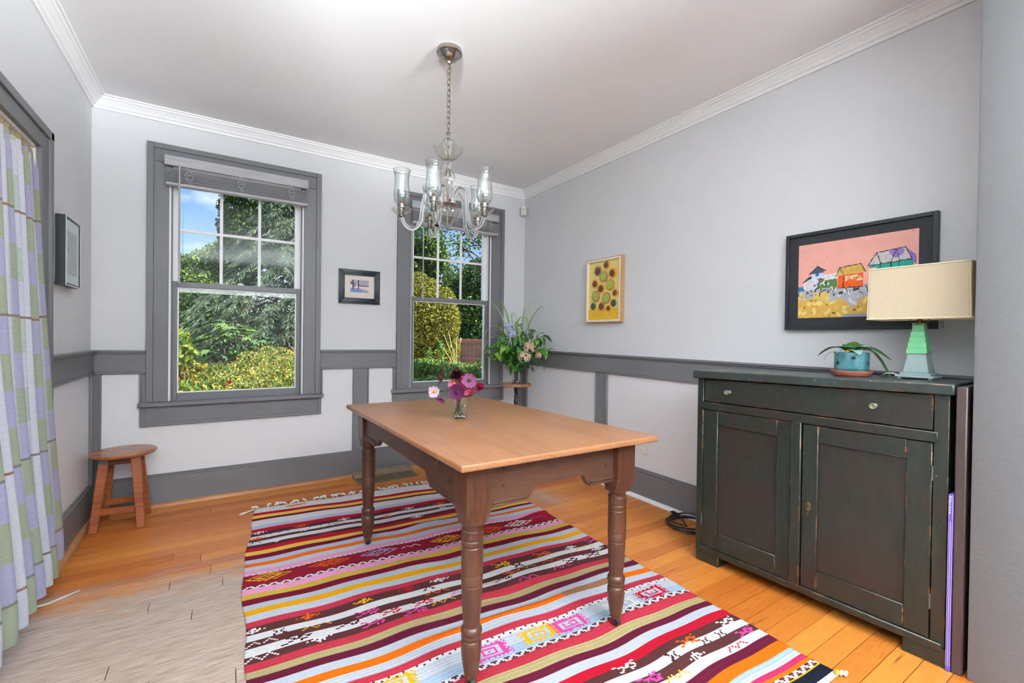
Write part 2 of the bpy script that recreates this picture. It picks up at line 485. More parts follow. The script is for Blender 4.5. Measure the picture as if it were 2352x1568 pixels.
# ------------------------------------------------------------------ wainscot: rails, stiles, skirting
def sloped_box(mb_, ax, a, b, d0, d1, z0a, z1a, z0b, z1b):
    """box along ax from a to b whose heights differ at both ends (the old house is not level)"""
    if ax == 'x':
        v = [(a, d0, z0a), (b, d0, z0b), (b, d1, z0b), (a, d1, z0a), (a, d0, z1a), (b, d0, z1b), (b, d1, z1b), (a, d1, z1a)]
    else:
        v = [(d0, a, z0a), (d0, b, z0b), (d1, b, z0b), (d1, a, z0a), (d0, a, z1a), (d0, b, z1b), (d1, b, z1b), (d1, a, z1a)]
    return mb_.raw(v, [(0, 3, 2, 1), (4, 5, 6, 7), (0, 1, 5, 4), (1, 2, 6, 5), (2, 3, 7, 6), (3, 0, 4, 7)])
tn = [3]
def trim(mb_, mm=None, bevel=0.003, name=None):
    if name is None:
        tn[0] += 1; name = 'trim_%d' % tn[0]
    return struct(mb_.build(name, mm or GREY, bevel=bevel, smooth=SM))
def rail_piece(ax, a, b, wall, sgn, za=0.0, zb=0.0):
    """chair rail board + cap ledge + lower bead; wall = wall plane, sgn = direction into the room"""
    mb_ = MB()
    for d, z0, z1 in ((0.018, RAIL0 + 0.012, RAIL1 - 0.012), (0.036, RAIL1 - 0.013, RAIL1), (0.027, RAIL1 - 0.024, RAIL1 - 0.012), (0.025, RAIL0, RAIL0 + 0.013)):
        d0, d1 = sorted((wall, wall + sgn * d))
        sloped_box(mb_, ax, a, b, d0, d1, z0 + za, z1 + za, z0 + zb, z1 + zb)
    return trim(mb_, bevel=0.002)
WIN_OUT = {1: (-3.092, -1.996), 2: (-1.366, -0.262)}
rail_piece('x', -W, WIN_OUT[1][0], 0, -1, 0.004, 0.001)
rail_piece('x', WIN_OUT[1][1], WIN_OUT[2][0], 0, -1, 0.0, 0.0)
rail_piece('x', WIN_OUT[2][1], 0, 0, -1)
rail_piece('y', -0.0, -0.888, -W, 1, 0.004, 0.004)
rail_piece('y', -0.0, -3.458, 0, -1, 0.0, -0.016)
# white lower panels are the recessed plaster fields
def panel(ax, a, b, wall, sgn, z0=BASE, z1=RAIL0):
    d0, d1 = sorted((wall, wall + sgn * 0.004))
    mb_ = MB()
    if ax == 'x': mb_.box(a, b, d0, d1, z0, z1)
    else: mb_.box(d0, d1, a, b, z0, z1)
    return trim(mb_, PANEL, 0)
panel('x', -W, 0, 0, -1, BASE, ZS - 0.13)
panel('x', -W, WIN_OUT[1][0], 0, -1, ZS - 0.13); panel('x', WIN_OUT[1][1], WIN_OUT[2][0], 0, -1, ZS - 0.13); panel('x', WIN_OUT[2][1], 0, 0, -1, ZS - 0.13)
panel('y', -0.888, 0, -W, 1); panel('y', -3.458, 0, 0, -1)
def stile(ax, a, b, wall, sgn, z0=BASE, z1=RAIL0 + 0.005, beads=(1, 1)):
    mb_ = MB()
    def bx(p, q, d):
        d0, d1 = sorted((wall, wall + sgn * d))
        if ax == 'x': mb_.box(p, q, d0, d1, z0, z1)
        else: mb_.box(d0, d1, p, q, z0, z1)
    a, b = min(a, b), max(a, b)
    bx(a + 0.010 * beads[0], b - 0.010 * beads[1], 0.018)
    if beads[0]: bx(a, a + 0.011, 0.025)
    if beads[1]: bx(b - 0.011, b, 0.025)
    return trim(mb_, bevel=0.002)
stile('x', -W, -W + 0.055, 0, -1, beads=(0, 1))
stile('x', WIN_OUT[1][0] - 0.034, WIN_OUT[1][0], 0, -1, z0=ZS + 0.0, beads=(1, 0))
stile('x', WIN_OUT[1][1], WIN_OUT[1][1] + 0.022, 0, -1, z0=ZS + 0.0, beads=(0, 1))
stile('x', -1.735, -1.604, 0, -1)
stile('x', WIN_OUT[2][0] - 0.028, WIN_OUT[2][0], 0, -1, z0=ZS, beads=(1, 0))
stile('x', -0.075, 0, 0, -1, beads=(1, 0))
stile('y', -0.07, 0, -W, 1, beads=(1, 0))
stile('y', -0.888, -0.86, -W, 1, beads=(0, 1))
stile('y', -0.106, 0, 0, -1, beads=(1, 0))
stile('y', -1.251, -1.118, 0, -1)
stile('y', -2.47, -2.34, 0, -1)
def skirting(name, ax, a, b, wall, sgn):
    mb_ = MB()
    for d, z0, z1 in ((0.020, 0.0, BASE - 0.016), (0.026, BASE - 0.017, BASE - 0.004), (0.016, BASE - 0.005, BASE + 0.004)):
        d0, d1 = sorted((wall, wall + sgn * d))
        if ax == 'x': mb_.box(a, b, d0, d1, z0, z1)
        else: mb_.box(d0, d1, a, b, z0, z1)
    trim(mb_, bevel=0.002, name=name)
skirting('baseboard_back', 'x', -W, 0, 0, -1)
skirting('baseboard_left', 'y', -0.888, 0, -W, 1)
skirting('baseboard_right', 'y', -3.458, 0, 0, -1)
def quarter(ax, a, b, wall, sgn, mm, off=0.02, r=0.024):
    pts = [(0, 0), (r, 0)] + [(r * math.cos(k * PI / 12), r * math.sin(k * PI / 12)) for k in range(1, 6)] + [(0, r)]
    poly = [(wall + sgn * (off + p_), q_) for p_, q_ in pts]
    mb_ = MB().prism(poly, ax, a, b)
    trim(mb_, mm, 0)
QWOOD = wood('quarter_round_pine', hx(150, 92, 50), hx(186, 128, 80), hx(206, 152, 104), (1, 1, 20), 0.4, 10, bmp=0.05)
quarter('x', -W + 0.02, 0, 0, -1, QWOOD)
quarter('y', -0.89, -0.02, -W, 1, QWOOD, 0.02, 0.026)
quarter('y', -3.456, -0.02, 0, -1, WHITE)

# ------------------------------------------------------------------ windows
def make_window(n, wand_x):
    a, b = WIN[n]; oa, ob = WIN_OUT[n]
    root = struct(empty('window_%d' % n))
    def part(mb_, name, mm, par=root, bev=0.002):
        return mb_.build(name, mm, parent=par, bevel=bev, smooth=SM)
    # casing boards with raised back band
    for s0, s1, o0, o1 in ((oa + 0.036, a, oa, oa + 0.037), (b, ob - 0.036, ob - 0.037, ob)):
        part(MB().box(s0, s1, -0.020, 0.0, ZS + 0.02, ZT - 0.003), 'casing', GREY)
        part(MB().box(o0, o1, -0.030, 0.0, ZS + 0.02, 2.483), 'back_band', GREY)
    part(MB().box(oa + 0.036, ob - 0.036, -0.020, 0.0, ZT - 0.002, 2.449), 'head_casing', GREY)
    part(MB().box(oa + 0.036, ob - 0.036, -0.030, 0.0, 2.447, 2.483), 'back_band', GREY)
    # sill board, apron with edge moulding
    part(MB().box(oa - 0.040, ob + 0.026, -0.058, 0.0, ZS - 0.010, ZS + 0.020).box(a, b, -0.002, 0.15, ZS - 0.010, ZS + 0.012), 'sill', GREY, bev=0.004)
    ap = MB().box(oa - 0.008, ob - 0.012, -0.016, 0, ZS - 0.145, ZS - 0.008)
    ap.box(oa - 0.032, oa - 0.006, -0.026, 0, ZS - 0.145, ZS - 0.008).box(ob - 0.014, ob + 0.012, -0.026, 0, ZS - 0.145, ZS - 0.008)
    ap.box(oa - 0.008, ob - 0.012, -0.026, 0, ZS - 0.145, ZS - 0.122)
    part(ap, 'apron', GREY)
    # white jamb liner and stops
    part(MB().box(a - 0.002, a + 0.012, 0.0, 0.15, ZS, ZT).box(b - 0.012, b + 0.002, 0.0, 0.15, ZS, ZT).box(a, b, 0.0, 0.15, ZT - 0.012, ZT + 0.002), 'jamb_liner', SASHW)
    part(MB().box(a + 0.010, a + 0.020, 0.004, 0.024, ZS + 0.01, ZT - 0.01).box(b - 0.020, b - 0.010, 0.004, 0.024, ZS + 0.01, ZT - 0.01), 'stop_bead', GREY)
    # lower sash (grey inside)
    la, lb, z0, z1 = a + 0.010, b - 0.010, ZS + 0.012, 1.556
    ls = part(MB().box(la, la + 0.036, 0.030, 0.062, z0, z1).box(lb - 0.036, lb, 0.030, 0.062, z0, z1).box(la + 0.036, lb - 0.036, 0.030, 0.062, z0, z0 + 0.056).box(la + 0.036, lb - 0.036, 0.030, 0.062, z1 - 0.038, z1), 'lower_sash', GREY)
    part(MB().frame('y', (la + 0.034, z0 + 0.054), (lb - 0.034, z1 - 0.036), 0.044, 0.056, 0.010), 'glazing_bead', SASHW, ls, 0)
    part(MB().box(la + 0.036, lb - 0.036, 0.0485, 0.0515, z0 + 0.056, z1 - 0.038), 'pane', PANE, ls, 0)
    # upper sash (white) with two by three panes
    ua, ub, y0, y1 = a + 0.012, b - 0.012, 0.070, 0.102
    us = part(MB().box(ua, ua + 0.045, y0, y1, 1.536, ZT - 0.012).box(ub - 0.045, ub, y0, y1, 1.536, ZT - 0.012).box(ua + 0.045, ub - 0.045, y0, y1, 1.536, 1.556).box(ua + 0.045, ub - 0.045, y0, y1, ZT - 0.07, ZT - 0.012), 'upper_sash', SASHW)
    gx = [ua + 0.045, ua + 0.045 + (ub - ua - 0.09) / 3, ua + 0.045 + (ub - ua - 0.09) * 2 / 3, ub - 0.045]
    gz = [1.556, 1.925, ZT - 0.07]
    for q in gx[1:3]:
        part(MB().prism([(q - 0.010, y0 + 0.004), (q + 0.010, y0 + 0.004), (q + 0.010, y0 + 0.014), (q + 0.003, y1 - 0.004), (q - 0.003, y1 - 0.004), (q - 0.010, y0 + 0.014)][::1], 'z', gz[0], gz[2]), 'muntin', SASHW, us, 0)
    part(MB().box(gx[0], gx[3], y0 + 0.006, y1 - 0.006, gz[1] - 0.009, gz[1] + 0.009), 'muntin', SASHW, us, 0)
    for i in range(3):
        for j in range(2):
            e0 = 0.010 if i > 0 else 0; e1 = 0.010 if i < 2 else 0
            part(MB().box(gx[i] + e0, gx[i + 1] - e1, 0.0845, 0.0875, gz[j] + (0.009 if j else 0), gz[j + 1] - (0.009 if j == 0 else 0)), 'pane', PANE, us, 0)
    part(MB().box(0.5 * (a + b) - 0.02, 0.5 * (a + b) + 0.02, 0.034, 0.060, z1, z1 + 0.010).cyl((0.5 * (a + b), 0.045, z1 + 0.008), 0.012, 0.008, 12), 'sash_lock', SASHW, ls, 0.001)
make_window(1, 0); make_window(2, 0)

BLINDW = wood('faux_wood_slat', hx(150, 150, 153), hx(182, 182, 185), hx(196, 196, 198), (1.2, 30, 30), 0.5, 8, bmp=0.1)
def make_blind(x0, x1, wand_x, wand_z, label, cords, tilt):
    t_ = thing('window_blind', label, 'blind', (0.5 * (x0 + x1), 0, 0), 0, 'raised slatted blinds')
    hw = 0.5 * (x1 - x0)
    def pt(mb_, nm, mm=BLINDW, bev=0.002): return mb_.build(nm, mm, parent=t_, bevel=bev, smooth=SM)
    pt(MB().box(-hw, hw, -0.078, -0.064, 2.331, 2.397), 'valance')
    pt(MB().box(-hw + 0.012, hw - 0.012, -0.062, -0.022, 2.352, 2.392), 'head_rail')
    ns = 13
    rr_ = random.Random(int(x0 * 1000))
    for k in range(ns):
        z = 2.228 + k * 0.0070
        dy_ = rr_.uniform(-0.004, 0.004)
        sloped = MB(); x0_, x1_ = -hw + 0.010, hw - 0.006; ra, rb = rr_.uniform(-.0008, .0008), rr_.uniform(-.0008, .0008)
        sloped.raw([(x0_, -0.066 + dy_, z + ra - .0012), (x1_, -0.066 + dy_, z + rb - .0012), (x1_, -0.022, z + rb), (x0_, -0.022, z + ra), (x0_, -0.066 + dy_, z + ra + .0014), (x1_, -0.066 + dy_, z + rb + .0014), (x1_, -0.022, z + rb + .0026), (x0_, -0.022, z + ra + .0026)], [(0, 3, 2, 1), (4, 5, 6, 7), (0, 1, 5, 4), (1, 2, 6, 5), (2, 3, 7, 6), (3, 0, 4, 7)])
        pt(sloped, 'slat', bev=0)
    pt(MB().box(-hw + 0.008, hw - 0.004, -0.070, -0.020, 2.199, 2.221), 'bottom_rail', bev=0.004)
    pt(MB().cyl((wand_x - 0.5 * (x0 + x1), -0.082, wand_z), 0.0055, 2.345 - wand_z, 8), 'wand', BLINDW, 0)
    for cx_ in cords:
        ph = rr_.uniform(0, 6)
        pts = []
        for k in range(46):
            f = k / 45
            pts.append((cx_ - 0.5 * (x0 + x1) + 0.022 * math.sin(f * 19 + ph) * (0.4 + 0.6 * math.sin(f * 3)), -0.084 + 0.008 * math.cos(f * 26 + ph), 2.335 - 0.115 * f + 0.012 * math.sin(f * 31 + ph)))
        pt(MB().tube(pts, 0.0012, 5), 'cord', PLASTIC, 0)
make_blind(-2.996, -2.101, -2.912, 1.535, 'white slatted blind raised at the top of the larger left window', (-2.86, -2.55, -2.22), 0.0)
make_blind(-1.255, -0.358, -1.15, 1.521, 'white slatted blind raised behind the chandelier at the window by the corner', (-1.10, -0.82, -0.46), 0.0)

# ------------------------------------------------------------------ glazed door behind the curtain
d = struct(empty('door_1'))
def dpt(mb_, nm, mm, bev=0.002, par=None): return mb_.build(nm, mm, parent=par or d, bevel=bev, smooth=SM)
dpt(MB().box(-W, -W + 0.020, -1.02, -0.925, 0, DZ + 0.001), 'casing', GREY)
dpt(MB().box(-W, -W + 0.030, -0.926, -0.888, 0, 2.138), 'back_band', GREY)
dpt(MB().box(-W, -W + 0.020, DY0, -0.925, DZ, 2.101), 'head_casing', GREY)
dpt(MB().box(-W, -W + 0.030, DY0, -0.888, 2.100, 2.138), 'back_band', GREY)
JAMB = mat('pale_jamb_paint', hx(232, 222, 216), 0.5)
dpt(MB().box(-W - 0.15, -W + 0.002, -1.034, -1.018, 0, DZ).box(-W - 0.15, -W + 0.002, DY0, -1.02, DZ - 0.014, DZ + 0.002), 'jamb', JAMB)
for a, b in ((-1.84, -1.034), (DY0, -1.86)):
    lf = dpt(MB().frame('x', (a, 0.03), (b, DZ - 0.014), -W - 0.11, -W - 0.075, 0.075), 'door_leaf', SASHW)
    dpt(MB().box(-W - 0.095, -W - 0.090, a + 0.075, b - 0.075, 0.105, DZ - 0.089), 'pane', PANE, 0, lf)
THR = wood('bare_pine_threshold', hx(176, 146, 108), hx(206, 178, 136), hx(220, 196, 158), (20, 1.5, 20), 0.6, 8, bmp=0.2)
dpt(MB().box(-W - 0.15, -W + 0.012, DY0, -1.036, -0.01, 0.022), 'threshold', THR, 0.003)

# ------------------------------------------------------------------ outdoors ground
GROUND = mat('garden_soil', hx(96, 78, 58), 0.95, bumps=(6, 0.5, 0.03), var=(2.5, 0.35))
struct(MB().box(-60, 60, 0.3, 90, -0.95, -0.75).box(-60, -W - 0.4, -40, 0.3, -0.95, -0.75).build('ground', GROUND))

BOUNCE_SLAB = mat('pale_bounce_slab', hx(214, 208, 198), 0.9, bumps=(12, .4, .01), var=(4, .06))
struct(MB().box(-7.5, 3.0, 0.35, 3.2, -0.78, -0.72).box(-7.5, -W - 0.30, -4.5, 0.35, -0.20, -0.12).build('bounce_slab', BOUNCE_SLAB))  # unseen pale ground added to bounce sunlight into the room
# ------------------------------------------------------------------ striped kilim
def lerp(a, b, t): return a + (b - a) * t
RUGC = dict(white=hx(214, 214, 214), grey=hx(186, 192, 202), lilac=hx(184, 186, 208), red=hx(178, 22, 44), rose=hx(176, 50, 66), yellow=hx(226, 184, 78), gold=hx(226, 160, 20),
            maroon=hx(112, 22, 42), dark=hx(92, 24, 46), brown=hx(82, 44, 44), orange=hx(226, 104, 16), pink=hx(226, 150, 186), deep=hx(138, 26, 44), khaki=hx(196, 164, 70), olive=hx(166, 152, 108),
            blue=hx(160, 182, 202), cerise=hx(196, 46, 90), navy=hx(22, 26, 38))
BANDS = [('white', -.506, -.69), ('red', -.553, -.735), ('yellow', -.602, -.78), ('maroon', -.639, -.812), ('white', -.729, -.895), ('lilac', -.780, -.942), ('red', -.833, -.99), ('brown', -.884, -1.035),
         ('white', -.927, -1.075), ('brown', -.960, -1.105), ('white', -1.007, -1.148), ('brown', -1.044, -1.183), ('red', -1.089, -1.224), ('yellow', -1.137, -1.269), ('maroon', -1.194, -1.303), ('lilac', -1.241, -1.346),
         ('orange', -1.28, -1.378), ('grey', -1.32, -1.424), ('pink', -1.360, -1.457), ('zig', -1.372, -1.472), ('deep', -1.489, -1.608), ('zig', -1.511, -1.638), ('pink', -1.555, -1.677), ('khaki', -1.596, -1.724), ('maroon', -1.647, -1.768),
         ('grey', -1.695, -1.814), ('gold', -1.741, -1.857), ('grey', -1.79, -1.899), ('rose', -1.828, -1.931), ('brown', -1.878, -1.986), ('white', -1.921, -2.031), ('brown', -1.968, -2.075), ('white', -2.018, -2.115),
         ('brown', -2.059, -2.155), ('rose', -2.102, -2.195), ('olive', -2.141, -2.239), ('dark', -2.181, -2.283), ('grey', -2.227, -2.324), ('orange', -2.268, -2.365), ('grey', -2.312, -2.409), ('rose', -2.348, -2.444),
         ('zig', -2.364, -2.462), ('grey', -2.415, -2.525), ('blue', -2.458, -2.566), ('zig', -2.482, -2.589), ('rose', -2.53, -2.639), ('olive', -2.575, -2.68), ('dark', -2.61, -2.714), ('grey', -2.655, -2.757), ('red', -2.70, -2.802),
         ('brown', -2.74, -2.842), ('white', -2.78, -2.88), ('brown', -2.82, -2.922), ('white', -2.86, -2.961), ('dark', -2.90, -3.002), ('orange', -2.945, -3.047), ('blue', -2.965, -3.067), ('grey', -2.985, -3.087), ('cerise', -3.005, -3.108), ('orange', -3.02, -3.123),
         ('zig', -3.043, -3.146), ('gold', -3.048, -3.151), ('navy', -3.09, -3.193), ('white', -3.112, -3.213)]
MOT = [('Dw', -2.47, -0.846), ('Sb', -2.36, -0.895), ('Do', -2.48, -0.932), ('Sb', -2.52, -0.981), ('Dw', -2.39, -1.016), ('Do', -2.24, -0.871), ('Dw', -2.23, -0.939), ('Sb', -2.14, -0.912), ('Dw', -1.99, -0.898), ('Dr', -2.13, -1.065), ('Dw', -1.95, -0.965), ('Sb', -2.05, -0.945), ('Do', -1.74, -0.999), ('Sb', -1.73, -1.096), ('Dw', -1.57, -1.101), ('Dw', -1.44, -0.988), ('Dw', -1.36, -1.042), ('Do', -1.35, -0.958), ('Dw', -1.57, -0.934), ('Do', -1.26, -1.052),
       ('Gy', -2.46, -1.425), ('Go', -2.18, -1.435), ('Gl', -1.93, -1.455), ('Sw', -1.75, -1.475), ('Gy', -1.54, -1.490), ('Go', -1.27, -1.512), ('Gw', -1.06, -1.528), ('Sp', -0.9, -1.513), ('Kr', -0.96, -2.509), ('Kw', -1.15, -2.500), ('Kp', -1.43, -2.480), ('Ky', -1.58, -2.465), ('Kp', -1.8, -2.450), ('Ky', -2.16, -2.425),
       ('Xo', -1.12, -2.811), ('Xw', -0.87, -2.820), ('Hb', -0.96, -2.853), ('Hb', -1.05, -2.848), ('Hb', -1.23, -2.837), ('Xp', -0.86, -2.898), ('Dw', -1.15, -2.880), ('Sr', -0.97, -2.930), ('Xw', -1.43, -2.783), ('Xp', -1.4, -2.869), ('Sy', -1.3, -2.909), ('Dw', -2.55, -1.854), ('Hb', -2.46, -1.905), ('Do', -2.35, -1.862), ('Sw', -2.52, -1.948), ('Xb', -2.41, -1.995), ('Sw', -2.53, -2.038), ('Sy', -2.33, -1.950),
       ('Dy', -2.12, -1.876), ('Xp', -2.13, -1.965), ('Xb', -2.22, -2.003), ('Xp', -2.13, -2.055), ('Xr', -2.05, -2.013), ('Xp', -1.96, -2.066), ('Xr', -1.9, -2.023), ('Dw', -1.76, -1.888), ('Hb', -1.83, -1.922), ('So', -1.81, -1.974), ('Dr', -1.92, -1.882), ('Sp', -1.72, -2.041), ('Sy', -1.82, -2.068), ('Dw', -2.33, -2.043), ('Xy', -1.43, -1.916), ('Hb', -1.35, -1.966), ('Do', -1.43, -2.009), ('Sy', -1.33, -2.013), ('Xb', -1.5, -2.050), ('Xo', -1.17, -1.935), ('So', -1.18, -2.025), ('Sp', -1.17, -2.104), ('Dw', -0.99, -1.958), ('Sy', -0.93, -1.998), ('Sr', -1.0, -2.041), ('Xb', -1.09, -2.077), ('Xb', -0.95, -2.087), ('Xp', -0.82, -1.958), ('Dw', -0.87, -2.050), ('Sp', -1.38, -2.107)]
MC = dict(w=hx(220, 216, 214), b=hx(70, 30, 38), o=hx(226, 92, 14), r=hx(186, 20, 48), y=hx(222, 166, 26), p=hx(222, 70, 150), l=hx(160, 150, 190))
def motif(kind, u, v):
    """u, v in cells from the motif's centre; True where stitched"""
    a, b = abs(u), abs(v)
    if kind == 'D': return (a * 0.45 + b) <= 2.6 and not (int(a + 2 * b) % 3 == 1 and a > 0)
    if kind == 'S': return b <= 2 and abs(v - (2 - abs(((u + 6) % 6) - 3))) <= 0.5 and a <= 6
    if kind == 'X': return (a <= 6 and b <= 2.6) and (abs(a - 2 * b) <= 1.0 or (u > 1 and abs(a + 2 * b - 6) <= 1.0))
    if kind == 'H': return a <= 3 and b <= 2.4 and (abs(a - b - 0.5) <= 0.6 or (b >= 2 and a <= 2.5 and a > 1))
    if kind == 'G': return b <= 5.2 and a <= 11 and (abs((a * 0.55 + b) - 3.2) <= 0.75 or abs((a * 0.55 + b) - 5.6) <= 0.7 and u * v > 0 or (a * 0.55 + b) <= 1.0 or (u * v < 0 and abs(a * 0.55 + b - 6.2) < 0.5))
    if kind == 'K':
        q = max(a * 0.62, b * 1.15)
        return q <= 5.6 and (3.4 <= q <= 4.6 or (q > 4.6 and (int(u * 0.8 + v + 40) % 2 == 0)) or 1.5 <= q <= 2.3 or q < 0.6)
    return False
def build_rug():
    root = thing('kilim_rug', 'striped flat-woven wool rug in red, orange, white and maroon lying under the wooden table', 'rug', (0, 0, 0))
    NX = 210
    rows = []   # (tL, tR, band)
    pl, pr = -.415, -.55
    for nm, l, r in BANDS:
        n = max(1, round((0.5 * ((pl - l) + (pr - r))) / 0.0075))
        for k in range(n):
            rows.append((lerp(pl, l, k / n), lerp(pr, r, k / n), nm, k, n))
        pl, pr = l, r
    rows.append((pl, pr, 'end', 0, 1))
    rn = random.Random(3)
    ph = [(rn.uniform(0, 6), rn.uniform(0, 6), rn.uniform(5, 9), rn.uniform(14, 30)) for _ in range(5)]
    def height(x, y):
        # soft buckles running along the stripes, strongest in the middle of the rug
        cx = math.exp(-((x + 1.55) / 0.8) ** 2)
        z = 0
        for i, (p1, p2, fx, fy) in enumerate(ph):
            z += math.sin(y * fy + p1 + 1.5 * math.sin(x * fx * 0.35 + p2)) * (0.5 + 0.5 * math.sin(x * fx * 0.7 + p1 * 2))
        far = min(1.0, max(0.0, (-y - 0.9) / 0.6))
        z = 0.0052 + 0.0032 * z * (0.35 + 0.65 * cx) * (0.25 + 0.75 * far)
        # one distinct fold behind the near table leg, one at the right edge
        d1 = y - (-1.255 - 0.075 * (x + 1.45)); z += 0.016 * math.exp(-(d1 / 0.018) ** 2) * math.exp(-((x + 1.55) / 0.33) ** 2)
        d2 = y - (-1.468 + 0.02 * (x + 0.9)); z += 0.014 * math.exp(-(d2 / 0.013) ** 2) * math.exp(-((x + 0.85) / 0.12) ** 2)
        d3 = y - (-2.29 - 0.07 * (x + 1.75)); z += 0.014 * math.exp(-(d3 / 0.03) ** 2) * math.exp(-((x + 1.72) / 0.28) ** 2)
        return max(0.0022, z)
    def xl(y): return -2.47 - 0.10 * min(1, max(0, (-y - 0.45) / 0.9)) - 0.012 * max(0, -y - 1.35) + 0.006 * math.sin(y * 13)
    def xr(y): return -0.772 - 0.022 * min(1, max(0, (-y - .9) / .7)) + 0.004 * math.sin(y * 17)
    wob = [rn.uniform(0, 6) for _ in range(3)]
    V = []; F = []; Ccol = []
    for (l, r, nm, k, n) in rows:
        for i in range(NX + 1):
            t = i / NX
            yy = lerp(l, r, (t - 0.04)) if False else lerp(l, r, t)
            x0 = lerp(xl(l), xr(r), t)
            yy += 0.006 * math.sin(x0 * 9 + wob[0] + yy * 2) + 0.004 * math.sin(x0 * 19 + wob[1] + yy * 5)
            V.append((x0, yy, height(x0, yy)))
    ms = {}
    for j in range(len(rows) - 1):
        nm = rows[j][2]
        for i in range(NX):
            q = j * (NX + 1) + i
            F.append((q, q + NX + 1, q + NX + 2, q + 1))
            xc = (V[q][0] + V[q + 1][0]) / 2; yc = (V[q][1] + V[q + NX + 1][1]) / 2
            if nm == 'zig':
                k, n = rows[j][3], rows[j][4]
                ph_ = abs(((i % 6) / 3.0) - 1) * (n - 1)
                c = RUGC['white'] if abs(ph_ - k) < 0.75 else RUGC['brown']
            elif j < 4 and nm == 'white' and False:
                c = RUGC['white']
            else:
                c = RUGC[nm]
                if nm == 'orange' and -1.33 < xc < -1.0 and -2.4 < yc < -2.2: c = hx(150, 104, 74)
                if nm in ('white', 'grey', 'lilac', 'blue'):
                    s = 1 + 0.10 * math.sin(rows[j][3] * 2.1 + j) ; c = tuple(x * s for x in c[:3]) + (1,)
                elif nm in ('rose', 'olive', 'cerise', 'dark'):
                    s = 1 + 0.12 * math.sin(rows[j][3] * 2.7 + j); c = tuple(x * s for x in c[:3]) + (1,)
            Ccol.append(c)
    # stitched motifs
    cw = 1.72 / NX
    for (code, mx_, my_) in MOT:
        for idx in range(len(F)):
            pass
        break
    Vn = np.array(V); Fn = np.array(F); cen = Vn[Fn].mean(axis=1)
    for (code, mx_, my_) in MOT:
        big = code[0] in 'GK'
        cu = 0.0085 if not big else 0.0088; cv = 0.0075 if not big else 0.0082
        sel = np.where((abs(cen[:, 0] - mx_) < 0.12) & (abs(cen[:, 1] - my_) < 0.06))[0]
        for ix in sel:
            u = (cen[ix, 0] - mx_) / cu; v = (cen[ix, 1] - my_ + 0.062 * (cen[ix, 0] - mx_)) / cv
            if motif(code[0], round(u), v): Ccol[ix] = MC[code[1]]
    # orange blot in the white end band
    for ix in np.where((abs(cen[:, 0] + 2.22) < 0.07) & (abs(cen[:, 1] + 0.475 + 0.0 * cen[:, 0]) < 0.016))[0]:
        if ((cen[ix, 0] + 2.22) / 0.07) ** 2 + ((cen[ix, 1] + 0.475) / 0.014) ** 2 < 1: Ccol[ix] = RUGC['orange']
    mb_ = MB(); mb_.v = V; mb_.f = F; mb_.c = Ccol
    wv = vcol('woven_wool', 0.95, (700, 0.35, 0.0015), 0.1, 0.35, 420, stretch=(0.25, 1, 1))
    o = mb_.build('woven_field', wv, parent=root, smooth=3.0)
    # edge thickness
    o2 = o.modifiers.new('thickness', 'SOLIDIFY'); o2.thickness = 0.0018; o2.offset = -1
    # knotted tassels along the far end
    WOOL = mat('white_wool', hx(224, 222, 216), 0.95)
    for k in range(40):
        t = (k + rn.uniform(0.1, 0.9)) / 40
        x = lerp(-2.47, -0.78, t); y = lerp(-.415, -.55, t)
        L = rn.uniform(0.03, 0.075); an = rn.uniform(-1.1, 1.1)
        pts = []
        for s in range(6):
            f = s / 5
            pts.append((x + math.sin(an) * L * f + 0.006 * math.sin(f * 7 + k), y - 0.004 + math.cos(an) * L * f * 0.9, 0.008 + 0.008 * math.sin(f * 3.1) + 0.001))
        MB().tube(pts, [0.003, 0.0045, 0.008, 0.005, 0.009, 0.003], 6).build('tassel', WOOL, parent=root, smooth=SM)
    pts = [(-2.47 - 0.018 * s, -.43 - 0.012 * s, 0.008) for s in range(6)]
    MB().tube(pts, [0.003, 0.004, 0.004, 0.006, 0.009, 0.002], 6).build('tassel', WOOL, parent=root, smooth=SM)
    for k in range(3):
        pts = [(-0.815 + 0.01 * k + 0.004 * s, -3.205 - 0.010 * k, 0.008 + 0.003 * s) for s in range(5)]
        MB().tube(pts, [0.004, 0.006, 0.007, 0.006, 0.002], 6).build('tassel', WOOL if k else mat('gold_wool', RUGC['gold'], 0.9), parent=root, smooth=SM)
build_rug()

# ------------------------------------------------------------------ big turned-leg table
def wpart(mb_, name, mm, root, bev=0.002, seg=1, smooth=SM, par=None, kind=None):
    """part whose mesh is given in world coordinates, under an unrotated thing"""
    o = mb_.build(name, mm, parent=par or root, bevel=bev, seg=seg, smooth=smooth, kind=kind)
    if par is None: o.location = -root.location
    return o
TOPW = wood('old_pine_top', hx(138, 92, 62), hx(164, 114, 78), hx(180, 126, 82), (16, 1.3, 16), 0.30, 4, bmp=0.06, spots=(3.4, 0.70, hx(96, 66, 54), (1.0, 1.0, 1.0)))
LEGW = wood('dark_pine', hx(56, 32, 22), hx(88, 53, 36), hx(108, 68, 47), (20, 20, 1.6), 0.34, 5, bmp=0.1)
APRW = wood('brown_pine_apron', hx(58, 35, 25), hx(84, 54, 39), hx(95, 62, 45), (4, 2.0, 26), 0.45, 4, bmp=0.2)
tb = thing('dining_table', 'large worn pine table with turned legs standing on the striped rug', 'table', (-1.62, -1.98, 0))
ZTB = 0.80
wpart(MB().prism([(-2.046, -2.686), (-1.168, -2.701), (-1.228, -1.286), (-2.067, -1.266)], 'z', 0.777, ZTB), 'tabletop', TOPW, tb, 0.007, 3)
LEGS = [(-1.945, -2.572), (-1.284, -2.594), (-1.958, -1.338), (-1.300, -1.352)]
BK = 0.048
